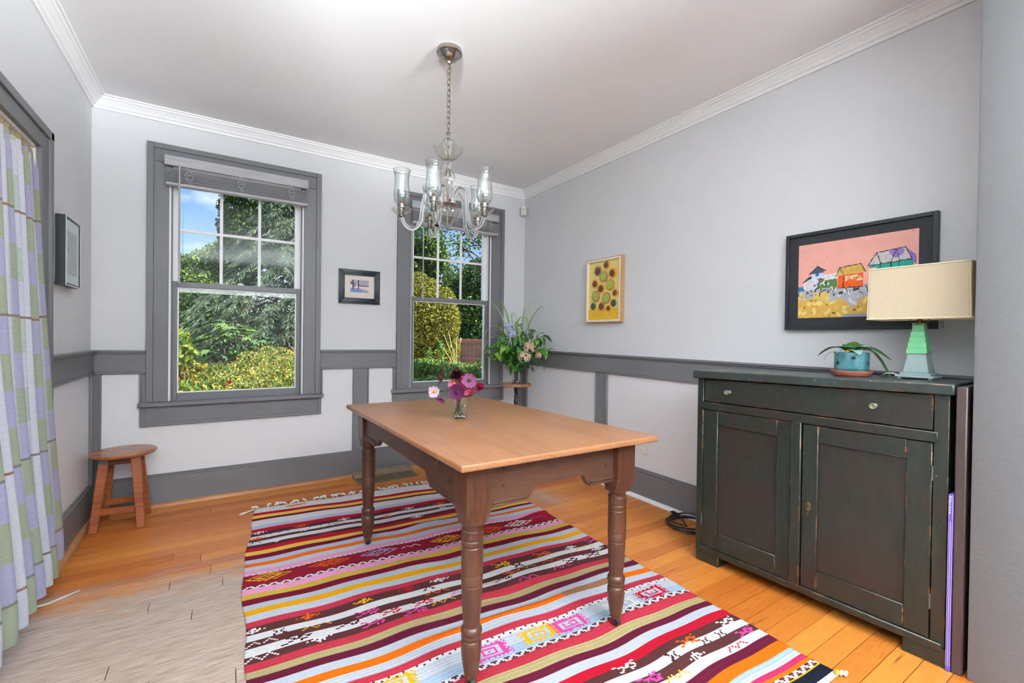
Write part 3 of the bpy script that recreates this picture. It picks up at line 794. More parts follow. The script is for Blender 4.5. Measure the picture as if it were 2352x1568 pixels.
def apron_poly(a, b, s1, s2, zm=0.667, zb=0.622):
    return [(a, 0.777), (b, 0.777), (b, zb), (b - s2 * 0.8, zb), (b - s2 * 0.88, zb + 0.012), (b - s2, zm), (a + s1, zm), (a + s1 * 0.88, zb + 0.012), (a + s1 * 0.8, zb), (a, zb)]
for nm, ax, a, b, d0, d1, s1, s2 in (('apron', 'x', -2.572 + BK, -1.338 - BK, -1.990, -1.966, 0.27, 0.26), ('apron', 'y', -1.945 + BK, -1.284 - BK, -2.617, -2.593, 0.18, 0.16),
                                     ('apron', 'x', -2.594 + BK, -1.352 - BK, -1.262, -1.239, 0.27, 0.26), ('apron', 'y', -1.958 + BK, -1.300 - BK, -1.326, -1.303, 0.18, 0.16)):
    o = wpart(MB().prism(apron_poly(a, b, s1, s2), ax, d0, d1), nm, APRW, tb, 0.0015)
    front = d0 if (ax == 'x' and d0 < -1.5) or (ax == 'y' and d0 < -2) else d1
    sg = -1 if front == d0 else 1
    for (p, q) in ((a, a + s1 * 0.8), (b - s2 * 0.8, b)):
        bd = MB()
        for z0, z1 in ((0.6215, 0.630), (0.6335, 0.643)):
            e0, e1 = sorted((front, front + sg * 0.004))
            if ax == 'x': bd.box(e0, e1, p, q, z0, z1)
            else: bd.box(p, q, e0, e1, z0, z1)
        wpart(bd, 'bead', APRW, tb, 0.001, par=o)
        for z in (0.745, 0.690):
            pg = MB()
            c_ = p + 0.045 if p == a else q - 0.045
            e0 = front - (0 if sg < 0 else -0.0) + sg * 0.0
            if ax == 'x': pg.cyl((e0, c_, z), 0.006, 0.002, 10, (sg, 0, 0))
            else: pg.cyl((c_, e0, z), 0.006, 0.002, 10, (0, sg, 0))
            wpart(pg, 'peg', mat('dark_peg', hx(52, 34, 26), 0.5) if 'dark_peg' not in bpy.data.materials else bpy.data.materials['dark_peg'], tb, 0, par=o)
wpart(MB().tube([(-1.992 - 0.016 * math.sin(a_ * 0.0) - 0.006, -2.372 + 0.022 * math.cos(a_), 0.748 - 0.024 * max(0, math.sin(a_))) for a_ in [k * PI / 10 for k in range(11)]], 0.0022, 6), 'hook', STEEL, tb, 0)
LP = [(.0425, .578), (.043, .572), (.036, .566), (.0325, .560), (.032, .553), (.037, .550), (.0385, .545), (.0365, .540), (.0375, .534), (.0375, .520), (.0345, .517), (.0345, .514), (.037, .511), (.037, .498), (.0345, .495), (.0345, .492), (.0368, .489), (.0372, .445), (.0370, .402), (.0355, .400), (.0355, .398), (.0368, .396),
      (.0362, .366), (.0347, .364), (.0347, .362), (.036, .360), (.0335, .300), (.0282, .228), (.028, .222), (.033, .217), (.0362, .209), (.0362, .201), (.0335, .195), (.0345, .191), (.0345, .185), (.0295, .180), (.0295, .176), (.0345, .169), (.0352, .152), (.0325, .112), (.025, .066), (.022, .050), (.0, .0495)][::-1]
leg0 = None
for lx, ly in LEGS:
    mb_ = MB().lathe(LP, 28, (0, 0, 0), True)
    # square block with cut corners
    h = BK
    mb_.raw([(-h, -h, .777), (h, -h, .777), (h, h, .777), (-h, h, .777), (-h, -h, .632), (h, -h, .632), (h, h, .632), (-h, h, .632)], [(0, 1, 2, 3), (0, 4, 5, 1), (1, 5, 6, 2), (2, 6, 7, 3), (3, 7, 4, 0)])
    k = .030; b_ = len(mb_.v)
    oct_ = [(-k, -.043), (k, -.043), (.043, -k), (.043, k), (k, .043), (-k, .043), (-.043, k), (-.043, -k)]
    up = [(-h, -h), (h, -h), (h, -h), (h, h), (h, h), (-h, h), (-h, h), (-h, -h)]
    mid = [(-h + .004, -h), (h - .004, -h), (h, -h + .004), (h, h - .004), (h - .004, h), (-h + .004, h), (-h, h - .004), (-h, -h + .004)]
    vs = [(p[0], p[1], .632) for p in mid] + [(p[0], p[1], .612) for p in [(q[0] * .98, q[1] * .98) for q in mid]] + [(p[0] * .98, p[1] * .98, .584) for p in oct_] + [(p[0] * .95, p[1] * .95, .572) for p in oct_]
    fs = []
    for r_ in range(3):
        for q in range(8): fs.append((r_ * 8 + q, r_ * 8 + (q + 1) % 8, (r_ + 1) * 8 + (q + 1) % 8, (r_ + 1) * 8 + q))
    mb_.raw(vs, fs)
    L = mb_.build('leg', LEGW, parent=tb, smooth=0.6); L.location = Vector((lx, ly, 0)) - tb.location
    MB().lathe([(.016, .040), (.018, .044), (.018, .052)], 14).box(-.015, -.011, -.010, .010, .016, .044).box(.011, .015, -.010, .010, .016, .044).build('caster_fork', STEEL, parent=L, smooth=SM)
    MB().cyl((-.010, -.004, .0285), .0175, .020, 18, (1, 0, 0)).build('caster_wheel', RUBBER, parent=L, smooth=SM, bevel=.002)

# ------------------------------------------------------------------ wooden stool in the corner
st = thing('stool', 'round-topped reddish wooden stool by the left corner of the room', 'stool', (-3.17, -0.245, 0))
STW = wood('acacia_stool', hx(104, 52, 28), hx(160, 88, 50), hx(186, 112, 66), (2, 2, 14), 0.3, 6, bmp=0.06)
STS = wood('acacia_seat', hx(120, 66, 36), hx(176, 106, 62), hx(200, 130, 80), (3, 16, 3), 0.22, 5, bmp=0.06)
MB().lathe([(0.0, .428), (.135, .428), (.152, .433), (.163, .442), (.165, .449), (.160, .455), (.14, .456), (0, .455)], 48).build('seat', STS, parent=st, smooth=SM)
FT = [(-.125, -.100), (.100, -.130), (.102, .104), (-.112, .118)]
tops = []
for fx, fy in FT:
    tx, ty = fx * .66, fy * .66
    tops.append((tx, ty))
    mb_ = MB(); a_ = Vector((fx, fy, 0)); t_ = Vector((tx, ty, .43))
    hw, hd = .022, .016
    mb_.raw([(a_.x + sx * hw, a_.y + sy * hd, 0.001) for sx, sy in ((-1, -1), (1, -1), (1, 1), (-1, 1))] + [(t_.x + sx * hw, t_.y + sy * hd, .43) for sx, sy in ((-1, -1), (1, -1), (1, 1), (-1, 1))], [(0, 3, 2, 1), (4, 5, 6, 7), (0, 1, 5, 4), (1, 2, 6, 5), (2, 3, 7, 6), (3, 0, 4, 7)])
    mb_.build('leg', STW, parent=st, bevel=.003, smooth=SM)
def atz(i, z): 
    f = z / .43; return Vector((lerp(FT[i][0], tops[i][0], f), lerp(FT[i][1], tops[i][1], f), z))
for i, j, z in ((0, 1, .115), (1, 2, .15), (2, 3, .115), (3, 0, .15)):
    a_, b_ = atz(i, z), atz(j, z); dr = (b_ - a_).normalized(); n_ = Vector((-dr.y, dr.x, 0)) * .008; u_ = Vector((0, 0, .020))
    mb_ = MB(); mb_.raw([a_ - n_ - u_, b_ - n_ - u_, b_ + n_ - u_, a_ + n_ - u_, a_ - n_ + u_, b_ - n_ + u_, b_ + n_ + u_, a_ + n_ + u_], [(0, 3, 2, 1), (4, 5, 6, 7), (0, 1, 5, 4), (1, 2, 6, 5), (2, 3, 7, 6), (3, 0, 4, 7)])
    mb_.build('stretcher', STW, parent=st, bevel=.002, smooth=SM)
STD = mat('dark_stool_rail', hx(84, 44, 36), 0.4, var=(8, .15))
for i, j in ((0, 1), (1, 2), (2, 3), (3, 0)):
    a_, b_ = atz(i, .408), atz(j, .408); dr = (b_ - a_).normalized(); n_ = Vector((-dr.y, dr.x, 0)) * .009; u_ = Vector((0, 0, .019))
    mb_ = MB(); mb_.raw([a_ - n_ - u_, b_ - n_ - u_, b_ + n_ - u_, a_ + n_ - u_, a_ - n_ + u_, b_ - n_ + u_, b_ + n_ + u_, a_ + n_ + u_], [(0, 3, 2, 1), (4, 5, 6, 7), (0, 1, 5, 4), (1, 2, 6, 5), (2, 3, 7, 6), (3, 0, 4, 7)])
    mb_.build('seat_rail', STD, parent=st, bevel=.002, smooth=SM)
MB().box(-.105, -.062, -.0865, -.0835, .398, .420).build('metal_bracket', STEEL, parent=st)

# ------------------------------------------------------------------ dark green sideboard
def sideboard_paint(name, warm, top_sheen=False):
    m, t, p = newmat(name)
    n1 = noise(t, 3.0, 5, 0.6); n2 = noise(t, 40, 4, 0.7, (1, 1, 0.25)); n3 = noise(t, 9, 5, 0.7)
    green = mixc(t, rampf(t, n2, 0.3, 0.7), hx(24, 31, 27), hx(40, 48, 42)) if not top_sheen else mixc(t, rampf(t, n2, 0.3, 0.7), hx(36, 48, 46), hx(54, 68, 65))  # top version is paler, with its reflection painted into the green
    c = mixc(t, rampf(t, n1, 0.45 - warm, 0.75 - warm), green, hx(48, 37, 31))
    c = mixc(t, rampf(t, n3, 0.72, 0.80), c, hx(120, 66, 36))
    bv = N(t, 'ShaderNodeBevel'); bv.samples = 4; bv.inputs['Radius'].default_value = 0.006
    ge = N(t, 'ShaderNodeNewGeometry'); dt = N(t, 'ShaderNodeVectorMath', operation='DOT_PRODUCT')
    t.links.new(bv.outputs[0], dt.inputs[0]); t.links.new(ge.outputs['Normal'], dt.inputs[1])
    ed = N(t, 'ShaderNodeMath', operation='SUBTRACT'); ed.inputs[0].default_value = 1.0; t.links.new(dt.outputs['Value'], ed.inputs[1])
    e2 = N(t, 'ShaderNodeMath', operation='MULTIPLY'); t.links.new(ed.outputs[0], e2.inputs[0]); e2.inputs[1].default_value = 6.0
    n4 = noise(t, 14, 4, 0.75); n4b = rampf(t, n4, 0.52, 0.62)
    e3 = N(t, 'ShaderNodeMath', operation='MULTIPLY'); t.links.new(e2.outputs[0], e3.inputs[0]); t.links.new(n4b, e3.inputs[1]); e3.use_clamp = True
    c = mixc(t, e3.outputs[0], c, hx(176, 116, 66))
    ch = noise(t, 75, 1, 0.4); c = mixc(t, rampf(t, ch, 0.80, 0.82), c, hx(190, 168, 130))
    t.links.new(c, p.inputs['Base Color']); setp(p, Roughness=0.36); bump(t, p, n2, 0.25, 0.001)
    return m
SBG = sideboard_paint('worn_green_paint', -0.03); SBW = sideboard_paint('worn_brown_green_panel', 0.12); SBT = sideboard_paint('worn_green_top_sheen', 0.0, True)
sb = thing('sideboard', 'antique dark green painted sideboard with rubbed edges, two doors and one drawer', 'sideboard', (-0.475, -2.400, 0), math.atan2(-1, 0.0495))
SD = 0.375
def sp_(mb_, nm, mm=SBG, bev=.002, par=None): return mb_.build(nm, mm, parent=par or sb, bevel=bev, smooth=SM)
def slopez(mb_, z0=0.9):
    """the top runs slightly uphill to the right"""
    mb_.v = [(x, y, z + (0.018 * min(1, max(0, x)) - 0.0 if z > z0 else 0)) for x, y, z in mb_.v]; return mb_
sp_(slopez(MB().box(0, .02, .022, SD, .068, .985).box(.98, 1.0, .022, SD, .068, .985).box(0.02, .98, SD - .012, SD, .068, .985).box(.02, .98, .03, SD - .012, .068, .085)), 'carcass', SBG, 0)
sp_(slopez(MB().box(0, .0345, 0, .024, .068, .985)), 'front_stile', SBG, .002)
sp_(slopez(MB().box(.958, 1.0, 0, .024, .068, .985)), 'front_stile', SBG, .002)
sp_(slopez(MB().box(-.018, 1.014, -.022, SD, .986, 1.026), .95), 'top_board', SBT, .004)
sp_(MB().box(.020, .970, -.005, .02, .822, .862), 'drawer_rail', SBG, .003)
sp_(MB().box(.006, .992, -.010, .03, .056, .086), 'bottom_rail', SBG, .003)
for a, b in ((.006, .134), (.880, 1.008)):
    sp_(MB().box(a, b, -.004, .10, 0.0, .068), 'foot', SBG, .003)
    sp_(MB().box(a, b, SD - .1, SD, 0, .068), 'foot', SBG, .003)
dr = sp_(MB().raw([(.0375, .001, .866), (.955, .001, .866), (.955, .001, .999), (.0375, .001, .982), (.0375, .022, .866), (.955, .022, .866), (.955, .022, .999), (.0375, .022, .982)], [(0, 1, 2, 3), (5, 4, 7, 6), (0, 4, 5, 1), (1, 5, 6, 2), (2, 6, 7, 3), (3, 7, 4, 0)]), 'drawer', SBG, .002)
KNOB = mat('pale_bone_knob', hx(112, 112, 90), 0.3, var=(60, .2))
for u, z in ((.176, .926), (.780, .936)):
    sp_(MB().lathe([(.010, 0), (.008, .006), (.006, .016), (.010, .022), (.0125, .027), (.0125, .031), (.0105, .033), (.0075, .0315), (0, .030)], 16, (u, .001, z), True, (0, -1, 0)), 'knob', KNOB, 0, dr)
def door(a, b, p0, p1, name):
    z0, z1, q0, q1 = .087, .819, .177, .744
    d_ = sp_(MB().box(a, p0, 0, .022, z0, z1).box(p1, b, 0, .022, z0, z1).box(p0, p1, 0, .022, z0, q0).box(p0, p1, 0, .022, q1, z1), name, SBG, .0025)
    sp_(MB().box(p0 - .003, p1 + .003, .012, .020, q0 - .003, q1 + .003), 'door_panel', SBW, 0, d_)
    return d_
d1 = door(.037, .492, .116, .410, 'door')
sp_(MB().box(.474, .516, -.012, .004, .087, .826), 'overlap_strip', SBG, .003, d1)
d2 = door(.519, .9555, .581, .880, 'door')
HINGE = mat('painted_hinge', hx(96, 100, 94), 0.4, 0.4)
for dd, u in ((d1, .0355), (d2, .9565)):
    for z in (.68, .20):
        sp_(MB().cyl((u, -.003, z), .0035, .055, 8), 'hinge', HINGE, 0, dd)
esc = MB()
esc.lathe([(.013, 0), (.013, .002), (.011, .003)], 18); esc.v = [(x, y * 1.75, z) for x, y, z in esc.v]
q = esc.xf(Matrix.Translation((.545, .0005, .454)) @ Matrix.Rotation(PI / 2, 4, 'X'))
es = sp_(esc, 'keyhole_plate', BRASS, 0, d2)
sp_(MB().cyl((.545, .0005, .4875), .0055, .003, 12, (0, -1, 0)).cyl((.545, .0005, .4205), .0055, .003, 12, (0, -1, 0)), 'plate_lug', BRASS, 0, d2)
sp_(MB().cyl((.545, -.0022, .457), .0035, .0012, 10, (0, -1, 0)).box(.5438, .5466, -.0034, -.0022, .4465, .457), 'keyhole', BLACK, 0, d2)

# boards and filter pack pushed into the slot beside the sideboard
BRD = wood('dark_brown_board', hx(56, 44, 44), hx(72, 58, 57), hx(80, 66, 64), (20, 20, 1.5), 0.45, 6, bmp=0.08)
tag(MB().box(-.432, -.05, -3.446, -3.4165, 0, 1.036).build('leaf_board', BRD, bevel=.003, smooth=SM), 'tall dark brown board wedged upright between sideboard and grey wall end', 'board')
fp = thing('filter_pack', 'thin purple cardboard pack slid into the gap beside the sideboard', 'box', (-.24, -3.408, 0))
PUR = mat('purple_card', hx(104, 84, 176), 0.5, var=(20, .12)); LIL = mat('lilac_print', hx(206, 196, 232), 0.5)
wpart(MB().box(-.436, -.06, -3.4155, -3.4030, 0, .645), 'carton', PUR, fp, .001)
wpart(MB().box(-.4366, -.4358, -3.4150, -3.4140, .02, .640).box(-.4366, -.4358, -3.4100, -3.4085, .02, .545).box(-.4366, -.4358, -3.4046, -3.4038, .02, .640), 'printed_stripes', LIL, fp, 0)
fc = bpy.data.curves.new('lettering', 'FONT'); fc.body = 'Filtrete'; fc.size = 0.0115; fc.extrude = 0.0002; fc.space_character = 1.0
fo = bpy.data.objects.new('lettering', fc); COL.objects.link(fo); fo.parent = fp
fo.data.materials.append(mat('white_print', hx(235, 235, 240), 0.5))
fml = Matrix.Translation(Vector((-.4368, -3.4048, .640)) - fp.location) @ Matrix(((0, 0, -1, 0), (0, -1, 0, 0), (-1, 0, 0, 0), (0, 0, 0, 1))) @ Matrix.Diagonal((2.0, 0.82, 1, 1))
bpy.context.view_layer.update()
lme = bpy.data.meshes.new_from_object(fo.evaluated_get(bpy.context.evaluated_depsgraph_get()))
bpy.data.objects.remove(fo)
lo_ = bpy.data.objects.new('lettering', lme); COL.objects.link(lo_); lo_.parent = fp; lo_.matrix_local = fml


# ------------------------------------------------------------------ things on the sideboard
def sbz(y): return 1.0262 + 0.018 * min(1, max(0, (-2.40 - y) / 1.0))
# table lamp
lp = thing('table_lamp', 'table lamp with stepped green and clear glass base and wide cream shade', 'lamp', (-.215, -3.253, sbz(-3.253)))
FROST = glass('frosted_clear_glass', hx(214, 236, 232), 0.35, 1.3)
m, t, p = newmat('jade_glass'); setp(p, Base_Color=hx(128, 206, 152), Roughness=0.3); p.inputs['Subsurface Weight'].default_value = 0.35; p.inputs['Subsurface Radius'].default_value = (0.02, 0.04, 0.03); p.inputs['Subsurface Scale'].default_value = 0.5
JADE = m
m, t, p = newmat('frosted_base_glass'); setp(p, Base_Color=hx(190, 212, 210), Roughness=0.28); p.inputs['Transmission Weight'].default_value = 0.35; p.inputs['Subsurface Weight'].default_value = 0.2; p.inputs['Subsurface Scale'].default_value = 0.2
FRB = m
def lpp(mb_, nm, mm, bev=.001, par=None): return mb_.build(nm, mm, parent=par or lp, bevel=bev, smooth=SM)
def frust(mb_, h0, h1, z0, z1):
    return mb_.raw([(sx * h0, sy * h0, z0) for sx, sy in ((-1, -1), (1, -1), (1, 1), (-1, 1))] + [(sx * h1, sy * h1, z1) for sx, sy in ((-1, -1), (1, -1), (1, 1), (-1, 1))], [(0, 3, 2, 1), (4, 5, 6, 7), (0, 1, 5, 4), (1, 2, 6, 5), (2, 3, 7, 6), (3, 0, 4, 7)])
ft = MB()
for sx in (-1, 1):
    for sy in (-1, 1): ft.cyl((sx * .050, sy * .050, .0005), .0075, .008, 10)
lpp(ft, 'glass_feet', FRB)
lpp(frust(frust(MB(), .062, .060, .008, .016), .050, .049, .016, .027), 'foot_plate', FRB, .002)
lpp(frust(MB(), .042, .030, .027, .105), 'clear_block', FRB, .002)
for k, (h, z0, z1) in enumerate(((.0330, .106, .128), (.0295, .128, .151), (.0260, .151, .175), (.0225, .175, .198), (.0190, .198, .232))):
    lpp(frust(MB(), h + .0004, h - .0004, z0, z1), 'jade_block', JADE, .0008)
lpp(MB().lathe([(.010, .226), (.010, .246), (.006, .248), (.006, .29)], 14).lathe([(.024, .226), (.024, .229), (.010, .232)], 18), 'neck', BRASS)
hp = MB()
for s_ in (-1, 1):
    hp.tube([(0, s_ * .008, .232), (0, s_ * .026, .236), (0, s_ * .030, .246), (0, s_ * .030, .30), (0, s_ * .016, .40), (0, 0, .425)], .002, 6)
lpp(hp, 'harp', BRASS, 0)
# shade: long softened rectangle open above and below
SHADE = newmat('cream_linen'); m, t, p = SHADE
f_ = noise(t, 300, 2, .5, (1, 1, .3)); c_ = mixc(t, rampf(t, f_, .3, .7), hx(232, 216, 184), hx(238, 224, 196)); t.links.new(c_, p.inputs['Base Color']); setp(p, Roughness=.9); bump(t, p, f_, .2, .001)
tr = N(t, 'ShaderNodeBsdfTranslucent'); t.links.new(c_, tr.inputs[0]); ms_ = N(t, 'ShaderNodeMixShader'); ms_.inputs[0].default_value = .3
o_ = [n for n in t.nodes if n.type == 'OUTPUT_MATERIAL'][0]; t.links.new(p.outputs[0], ms_.inputs[1]); t.links.new(tr.outputs[0], ms_.inputs[2]); t.links.new(ms_.outputs[0], o_.inputs[0]); SHADE = m
def rrect(hx_, hy_, r, n=6):
    pts = []
    for cx_, cy_, a0 in ((hx_ - r, hy_ - r, 0), (-hx_ + r, hy_ - r, 90), (-hx_ + r, -hy_ + r, 180), (hx_ - r, -hy_ + r, 270)):
        for k in range(n + 1):
            a_ = math.radians(a0 + 90 * k / n); pts.append((cx_ + r * math.cos(a_), cy_ + r * math.sin(a_)))
    return pts
SZ0, SZ1 = .250, .464
lo = [(x, y - .008) for x, y in rrect(.085, .165, .012)]; hi = [(x, y - .008) for x, y in rrect(.083, .160, .012)]
n_ = len(lo); vs = [(x, y, SZ0) for x, y in lo] + [(x, y, SZ1) for x, y in hi] + [(x * .985, y * .985, SZ1) for x, y in hi] + [(x * .985, y * .985, SZ0) for x, y in lo]
fs = []
for r_ in range(4):
    r2_ = (r_ + 1) % 4
    for k in range(n_): fs.append((r_ * n_ + k, r_ * n_ + (k + 1) % n_, r2_ * n_ + (k + 1) % n_, r2_ * n_ + k))
sh = lpp(MB().raw(vs, fs), 'lamp_shade', SHADE, 0)
pp = MB()
for lst, z in ((lo, SZ0), (hi, SZ1)):
    pp.tube([(x, y, z) for x, y in lst], .0035, 6, True)
for k in (3, 10, 17, 24):
    pp.tube([(lo[k][0], lo[k][1], SZ0), (hi[k][0], hi[k][1], SZ1)], .002, 5)
lpp(pp, 'piping', mat('cream_piping', hx(236, 220, 188), .8), 0, sh)
lpp(MB().tube([(0, -.10, SZ1 - .03), (0, .10, SZ1 - .03)], .0015, 6).tube([(-.08, 0, SZ1 - .03), (.08, 0, SZ1 - .03)], .0015, 6), 'spider', BRASS, 0, sh)
lpp(MB().ball((0, 0, .335), .028, 14, 10, (1, 1, 1.2)).cyl((0, 0, .285), .013, .03, 12), 'bulb', mat('unlit_bulb', hx(240, 238, 230), .3), 0)
lpp(MB().tube([(.03, -.066, SZ0 + .03), (.03, -.066, SZ0 - .03)], .0008, 5).ball((.03, -.066, SZ0 - .033), .003, 8, 6), 'pull_chain', BRASS, 0)
lpp(MB().tube([(-.03, .052, .012), (-.04, .075, .020), (-.03, .10, .018), (0.0, .125, .004), (.05, .14, .0035), (.12, .15, .0035)], .0022, 6), 'power_cord', PLASTIC, 0)

# saucer and potted plant
zc = sbz(-3.02)
tag(MB().lathe([(0, 0), (.062, 0), (.066, .003), (.072, .008), (.073, .011), (.076, .014), (.080, .020), (.081, .024), (.078, .025), (.074, .021), (.066, .009), (.060, .007), (0, .007)], 40).build('saucer', mat('terracotta', hx(176, 104, 82), .7, var=(25, .1)), smooth=SM, loc=(-.235, -3.022, zc)), 'terracotta saucer under the teal plant pot', 'saucer')
pl = thing('potted_orchid', 'leafy plant with long drooping leaves in a glazed teal pot with star cut-outs', 'plant', (-.235, -3.022, zc + .0075))
m, t, p = newmat('teal_glaze')
n1 = noise(t, 14, 4, .6, (1, 1, .4)); n2 = noise(t, 60, 3, .6)
c_ = mixc(t, rampf(t, n1, .35, .7), hx(52, 112, 122), hx(112, 164, 170)); c_ = mixc(t, rampf(t, n2, .62, .75), c_, hx(60, 96, 98))
t.links.new(c_, p.inputs['Base Color']); setp(p, Roughness=.16); p.inputs['Coat Weight'].default_value = .5; TEAL = m
pot = MB().lathe([(.046, 0), (.050, .004), (.0645, .026), (.0655, .030), (.0665, .094), (.0670, .098), (.0655, .100), (.062, .098), (.0615, .032), (.046, .008), (0, .007)], 44).build('pot', TEAL, parent=pl, smooth=SM)
STARM = mat('dark_star_opening', hx(36, 26, 24), .8)
for an, z in ((150, .052), (205, .076), (262, .052), (318, .076), (20, .052), (85, .076)):
    a_ = math.radians(an); rr_ = .0668
    vs = [(0, 0, 0)]
    for k in range(12):
        q_ = .012 if k % 2 == 0 else .006
        vs.append((0, q_ * math.sin(k * PI / 6), q_ * math.cos(k * PI / 6)))
    pts = [Matrix.Rotation(a_, 3, 'Z') @ Vector((rr_ * math.cos(v[1] / rr_), rr_ * math.sin(v[1] / rr_), v[2] + z)) for v in vs]
    MB().raw(pts, [(0, k, k % 12 + 1) for k in range(1, 13)]).build('star_cutout', STARM, parent=pot)
MB().lathe([(.0, .088), (.060, .086)], 24, cap=False).build('bark_mix', mat('bark', hx(70, 48, 34), .9, bumps=(80, .8, .006)), parent=pl, smooth=SM)
def leaf_mesh(L, Wd, droop, curl=0.25, n=8, base=0.25, thick=0.0012):
    """strap leaf along +x, rising then drooping; returns verts, faces"""
    vs = []; fs = []
    for i in range(n + 1):
        f = i / n
        wd = Wd * (math.sin(PI * min(1, f * .94 + .04)) ** .6) * (1 - .25 * f)
        if i == 0: wd = Wd * base
        x = L * (f - .18 * f * f * droop); z = L * (.5 * f * (1 - f) * 1.2 - droop * .75 * f ** 2.2)
        for j, s_ in enumerate((-1, -.5, 0, .5, 1)):
            vs.append((x, s_ * wd, z + abs(s_) * wd * curl))
    for i in range(n):
        for j in range(4): q_ = i * 5 + j; fs.append((q_, q_ + 1, q_ + 6, q_ + 5))
    return vs, fs
OLEAF = leafmat('orchid_leaf', hx(52, 104, 44), .3, .12); OLEAF2 = leafmat('silvery_leaf', hx(150, 186, 166), .25, .1); YLEAF = leafmat('yellow_leaf', hx(232, 170, 40), .4, .2)
# (direction deg, pitch deg, length, width, droop, material); 0 deg = +x (wall), -90 = towards the lamp
for dg, pt_, L, Wd, dp, mm, z0 in ((92, 18, .115, .018, .55, OLEAF, .094), (120, 40, .07, .016, .5, OLEAF, .094), (60, 62, .055, .018, .3, OLEAF, .092), (-40, 60, .06, .020, .35, OLEAF, .092), (-92, 30, .115, .020, .9, OLEAF, .092), (-84, 8, .16, .018, 1.55, OLEAF, .096), (200, 60, .055, .016, .6, OLEAF, .09),
                                  (-140, 25, .065, .017, .6, OLEAF2, .094), (-105, 38, .075, .018, .75, OLEAF2, .094), (150, 25, .055, .012, .5, OLEAF2, .094), (185, 35, .045, .009, .6, YLEAF, .094), (10, 70, .065, .018, .3, OLEAF, .09)):
    vs, fs = leaf_mesh(L * 1.1, Wd * 1.9, dp, .2)
    Mx = Matrix.Translation((0, 0, z0)) @ Matrix.Rotation(math.radians(dg), 4, 'Z') @ Matrix.Translation((.012, 0, 0)) @ Matrix.Rotation(-math.radians(pt_), 4, 'Y')
    MB().raw([Mx @ Vector(v) for v in vs], fs).build('leaf', mm, parent=pl, smooth=3)
MB().tube([(.0, .03, .096), (.004, .07, .102), (.0, .092, .094), (0, .108, .075), (0, .112, .055)], [.0022, .002, .0018, .0022, .001], 6).build('aerial_root', mat('pale_root', hx(190, 190, 180), .6), parent=pl, smooth=SM)
# ------------------------------------------------------------------ pictures
def painted(name, org, uv, vv, nx, ny, fn, mm, parent):
    """flat printed sheet: colours come from fn(s, t), s to the right, t downwards, both 0..1"""
    o_, u_, v_ = Vector(org), Vector(uv), Vector(vv)
    mb_ = MB()
    for j in range(ny + 1):
        for i in range(nx + 1): mb_.v.append(tuple(o_ + u_ * (i / nx) + v_ * (j / ny)))
    for j in range(ny):
        for i in range(nx):
            q = j * (nx + 1) + i; mb_.f.append((q, q + nx + 1, q + nx + 2, q + 1)); mb_.c.append(fn((i + .5) / nx, (j + .5) / ny))
    return mb_.build(name, mm, parent=parent)
PRINT = vcol('print', .55, (120, .1, .001), .3); PAINTING = vcol('acrylic_on_canvas', .5, (150, .35, .002), .4)
def inpoly(s, t, poly):
    c = False; n = len(poly); j = n - 1
    for i in range(n):
        (x1, y1), (x2, y2) = poly[i], poly[j]
        if (y1 > t) != (y2 > t) and s < (x2 - x1) * (t - y1) / (y2 - y1 + 1e-12) + x1: c = not c
        j = i
    return c
from mathutils import noise as mnoise
def nz2(s, t, k, sd=0.0): return mnoise.noise(Vector((s * k + sd, t * k * .7 + sd * 2, sd)))
FRB_ = mat('black_frame', hx(36, 39, 44), .4, bumps=(200, .1, .001)); MATB = mat('black_mat_board', hx(38, 41, 46), .7, bumps=(300, .15, .001))

# beach print
pc = thing('framed_print', 'small dark navy framed beach print between the two windows', 'picture', (-1.686, -.001, 1.602))
NAVY = mat('navy_frame', hx(18, 32, 44), .3)
x0, x1, z0, z1 = -.170, .170, -.143, .143
for k, (ins, d, wd) in enumerate(((0, .016, .014), (.012, .024, .016), (.026, .018, .012), (.036, .012, .013))):
    MB().frame('y', (x0 + ins, z0 + ins), (x1 - ins, z1 - ins), -d, 0, wd).build('frame' if k == 0 else 'frame_moulding', NAVY, parent=pc, bevel=.003, seg=2, smooth=SM)
MATW = mat('cream_mat_board', hx(226, 214, 206), .8)
MB().box(x0 + .04, x1 - .04, -.006, -.001, z0 + .04, z1 - .04).build('mat_board', MATW, parent=pc)
def beach(s, t):
    post1 = .10 < s < .165; post2 = .40 < s < .445
    if (post1 or post2) and t < .74: return hx(34, 34, 52) if t < .45 else hx(60, 40, 44)
    if s < .10 and .16 < t < .36 and abs(t - .26) < .02 + (.10 - s) * .9: return hx(40, 50, 50)
    if .19 < s < .27 and .26 < t < .58 and abs(s - .23 - .02 * math.sin(t * 30)) < .025 + .015 * math.sin(t * 50): return hx(30, 40, 48)
    if t < .42: 
        n = .06 * nz2(s, t, 6, 3); return tuple(min(1, c * (1 + n)) for c in hx(176, 170, 192)[:3]) + (1,)
    if t < .50 and s > .36: return hx(58, 50, 68) if t > .42 + (1 - s) * .03 else hx(176, 170, 192)
    if t > .68 + (s - .45) * .32 * (s > .45) + .02 * nz2(s, t, 9, 1): return hx(112, 146, 186) if s < .6 else hx(146, 158, 178)
    if abs(s - .75) < .04 and abs(t - .59) < .02: return hx(140, 140, 144)
    return hx(224, 214, 212)
painted('print', (-.074, -.0065, .046 + .012), (.150, 0, 0), (0, 0, -.104), 60, 44, beach, PRINT, pc)

